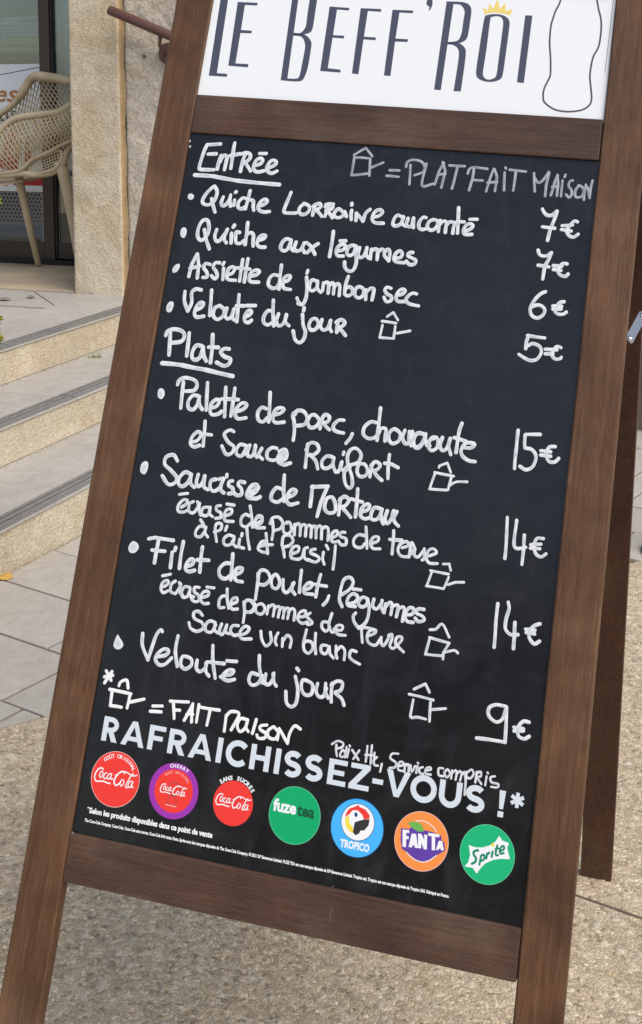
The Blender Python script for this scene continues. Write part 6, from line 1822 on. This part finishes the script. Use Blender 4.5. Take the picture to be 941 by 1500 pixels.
for ch, l, r in (('R', 19.5, 42.5), ('A', 48.2, 82.4), ('F', 87.3, 111), ('R', 116.6, 141.5), ('A', 146.6, 180.5), ('I', 186.4, 194), ('C', 199.2, 229), ('H', 233.9, 261.2), ('I', 268.4, 276), ('S', 280.8, 305.6), ('S', 309.8, 335), ('E', 342, 367), ('Z', 371.3, 398.6), ('-', 402.2, 416.6), ('V', 419.6, 452), ('O', 453.0, 487.6), ('U', 490.6, 520), ('S', 525, 550.4), ('!', 568.6, 575), ('*', 591.2, 0)): letter(ch, l, r)
spart('printed_slogan', sl, 'print_white', parent=board, recalc=False, label='printed capitals RAFRAICHISSEZ-VOUS')
mb = MB()
add_text(mb, '*Selon les produits disponibles dans ce point de vente', lambda q: B3(16.5+q[0], 89.2+q[1]+.6*q[0]/180, ZB+.06), 6.6, 0.42, width=181.5)
spart('printed_note', mb, 'white_print', parent=board, recalc=False)
mb = MB()
add_text(mb, 'The Coca-Cola Company. Coca-Cola, Coca-Cola sans sucres, Coca-Cola light taste, Fanta, Sprite sont des marques déposées de The Coca-Cola Company. © 2021 DP Beverages Limited. FUZE TEA est une marque déposée de DP Beverages Limited. Tropico est, Tropico est une marque déposée de Tropico SAS. Fabriqué en France.', lambda q: B3(15.6+q[0], 77.6+q[1], ZB+.06), 3.6, 0.22, width=503)
spart('legal_print', mb, 'white_print', parent=board, recalc=False)

# ---- round drink logos
def disc(mb, cx, cy, r, z, m_): mb.face([mb.vert(B3(cx+r*math.cos(k*math.pi/32), cy+r*math.sin(k*math.pi/32), z)) for k in range(64)], m_)
def ringd(mb, cx, cy, r, w, z, m_):
    P = [(cx+r*math.cos(k*math.pi/32), cy+r*math.sin(k*math.pi/32)) for k in range(65)]; ribbon(mb, P, w, z, m_, False)
def script(mb, cx, cy, k, z, m_, boost=1.0):
    for i, ln in enumerate(SCRIPT_MARK.strip().split('\n')):
        w, rest = ln.split(' ', 1); ribbon(mb, [(cx+x*k, cy+y*k) for x, y in parse_pts(rest)], float(w)*.93*k*boost, z+.012*i, m_, True, .8*k)
def badge(fn, label):
    mb = MB(); mats = fn(mb); o = spart('drink_logo', mb, [M[q] for q in mats], parent=board, recalc=False, label=label)
Z0 = ZB+.05
def b1(mb):
    disc(mb, 49.5, 137.0, 35.2, Z0, 0); ringd(mb, 49.5, 137, 35.0, .7, Z0+.02, 2)
    script(mb, 49.5, 137.0, 1.0, Z0+.05, 1); arc_text(mb, 'GOÛT ORIGINAL', 49.5, 137, 27.0, 82, 96, 4.6, Z0+.05, .12, 1); return ['red_print', 'white_print', 'pale_pink_print']
def b2(mb):
    disc(mb, 134.7, 137.0, 35.0, Z0, 0); disc(mb, 134.7, 137.0, 27.3, Z0+.03, 1); ringd(mb, 134.7, 139.5, 8.2, 1.5, Z0+.05, 3); ringd(mb, 134.7, 124.5, 6.0, 1.5, Z0+.05, 3)
    script(mb, 134.5, 137.0, .62, Z0+.08, 2, 1.1); arc_text(mb, 'CHERRY', 134.7, 137, 29.3, 84, 44, 4.2, Z0+.06, .2, 2); arc_text(mb, 'GOÛT ORIGINAL', 134.7, 137, 21.8, 82, 92, 2.9, Z0+.06, .05, 4)
    ribbon(mb, [(126, 118.5), (142, 118.3)], 1.1, Z0+.07, 4, False); return ['purple_print', 'red_print', 'white_print', 'dark_red_print', 'pale_pink_print']
def b3(mb):
    disc(mb, 219.4, 136.4, 27.8, Z0, 0); script(mb, 219.6, 136.8, .80, Z0+.05, 1); arc_text(mb, 'SANS SUCRES', 219.4, 136.4, 28.8, 85, 92, 5.0, Z0+.04, .3, 1); return ['red_print', 'white_print']
def b4(mb):
    disc(mb, 305.1, 136.7, 35.2, Z0, 0); ringd(mb, 305.1, 136.7, 34.8, .8, Z0+.02, 3)
    add_text(mb, 'fuze', lambda q: B3(274.5+q[0], 138.2+q[1], Z0+.05), 14.0, .75, width=32, m_=1); add_text(mb, 'tea', lambda q: B3(307.5+q[0], 137.6+q[1], Z0+.05), 14.0, .70, width=24, m_=2); return ['green_print', 'white_print', 'dark_green_print', 'mint_line']
def marks(src, mb, cx, cy, table, z):
    for i, ln in enumerate(src.strip().split('\n')):
        k, rest = ln.split(' ', 1); P = [(cx+x, cy+y) for x, y in parse_pts(rest)]
        if k in table:
            e = table[k]
            if e[0] == 'fill': fill(mb, P, z+e[2]+.004*i, e[1])
            else: ribbon(mb, P, e[2], z+e[3]+.004*i, e[1], True, 1.0)
        elif k[0] == 'T': ribbon(mb, P, float(k[1:])*.85, z+.12+.008*i, table['T'], True, .8)
def b5(mb):
    disc(mb, 390, 136.6, 35.6, Z0, 3); disc(mb, 390, 136.6, 34.6, Z0+.02, 0); disc(mb, 390.0, 143.6, 22.6, Z0+.04, 3); disc(mb, 390.0, 143.6, 21.8, Z0+.06, 1)
    marks(BIRD_MARK, mb, 390.0, 136.6, {'red': ('fill', 2, .08), 'yellow': ('fill', 4, .09), 'face': ('fill', 1, .11), 'beak': ('fill', 5, .13), 'eye': ('fill', 3, .15)}, Z0)
    arc_text(mb, 'TROPICO', 390, 265, -156, 270, -14.5, 8.2, Z0+.06, .5, 1) if False else add_text(mb, 'TROPICO', lambda q: B3(370.5+q[0], 111.0+q[1]+.0, Z0+.06), 8.6, .55, width=39, m_=1)
    return ['blue_print', 'white_print', 'red_print', 'navy_print', 'yellow_print', 'black_print']
def b6(mb):
    disc(mb, 475.3, 136.2, 35.3, Z0, 0); ringd(mb, 475.3, 136.2, 34.9, .8, Z0+.02, 4)
    marks(ORANGE_MARK, mb, 475.3, 136.2, {'purple': ('fill', 1, .05), 'W': ('fill', 2, .09), 'green': ('fill', 3, .16), 'arc': ('rib', 2, 1.0, .04), 'arc2': ('rib', 2, 1.0, .09)}, Z0)
    return ['orange_print', 'violet_print', 'white_print', 'leaf_print', 'pale_pink_print']
def b7(mb):
    disc(mb, 560.5, 136.2, 35.0, Z0, 0); ringd(mb, 560.5, 136.2, 34.6, .8, Z0+.02, 3)
    marks(LEMON_MARK, mb, 560.5, 136.2, {'star': ('fill', 1, .05), 'yellow': ('fill', 4, .1), 'T': 2}, Z0); return ['bright_green_print', 'white_print', 'sprite_green', 'mint_line', 'yellow_print']
badge(b1, 'red round cola logo with curved caption inside'); badge(b2, 'red round cola logo in a purple ring'); badge(b3, 'small red round cola logo with white caption above')
badge(b4, 'green round iced tea logo'); badge(b5, 'blue round logo with a parrot head'); badge(b6, 'orange round logo with white letters on violet'); badge(b7, 'green round logo with slanted white star')
M['scratch'] = mat('pale_scratch', (0.15, 0.12, 0.10), 0.7)
for pts_ in (((372, 40), (371.2, 33), (371.6, 22)), ((371, 66), (368, 61.5)), ((60, 24), (60.8, 22.4)), ((235, 52), (238, 51.4))):
    mb = MB(); mb.tube([B3(x, y, -0.45) for x, y in pts_], 0.00035, 5); spart('scratch', mb, 'scratch')
mb = MB(); mb.tube([B3(0.6, 61.2, -1.2), B3(3.4, 61.9, -1.2), B3(6, 61.2, -1.2)], [0.0004, 0.0016, 0.0004], 6); spart('chipped_corner', mb, 'scratch')
# dabs of marker left on the board's edge by the top left corner
for bx, by_ in ((1.2, 1036.0), (3.0, 1027.5)):
    mb = MB(); mb.usec = True; blob(mb, [(bx-2.5, by_-1.2), (bx-.4, by_-1.8), (bx+.4, by_+.8), (bx-1.6, by_+2.0)]); spart('marker_dab', mb, 'chalk', parent=board, smooth=True, recalc=False)
print('pavers', npav, 'objects', len(bpy.data.objects))
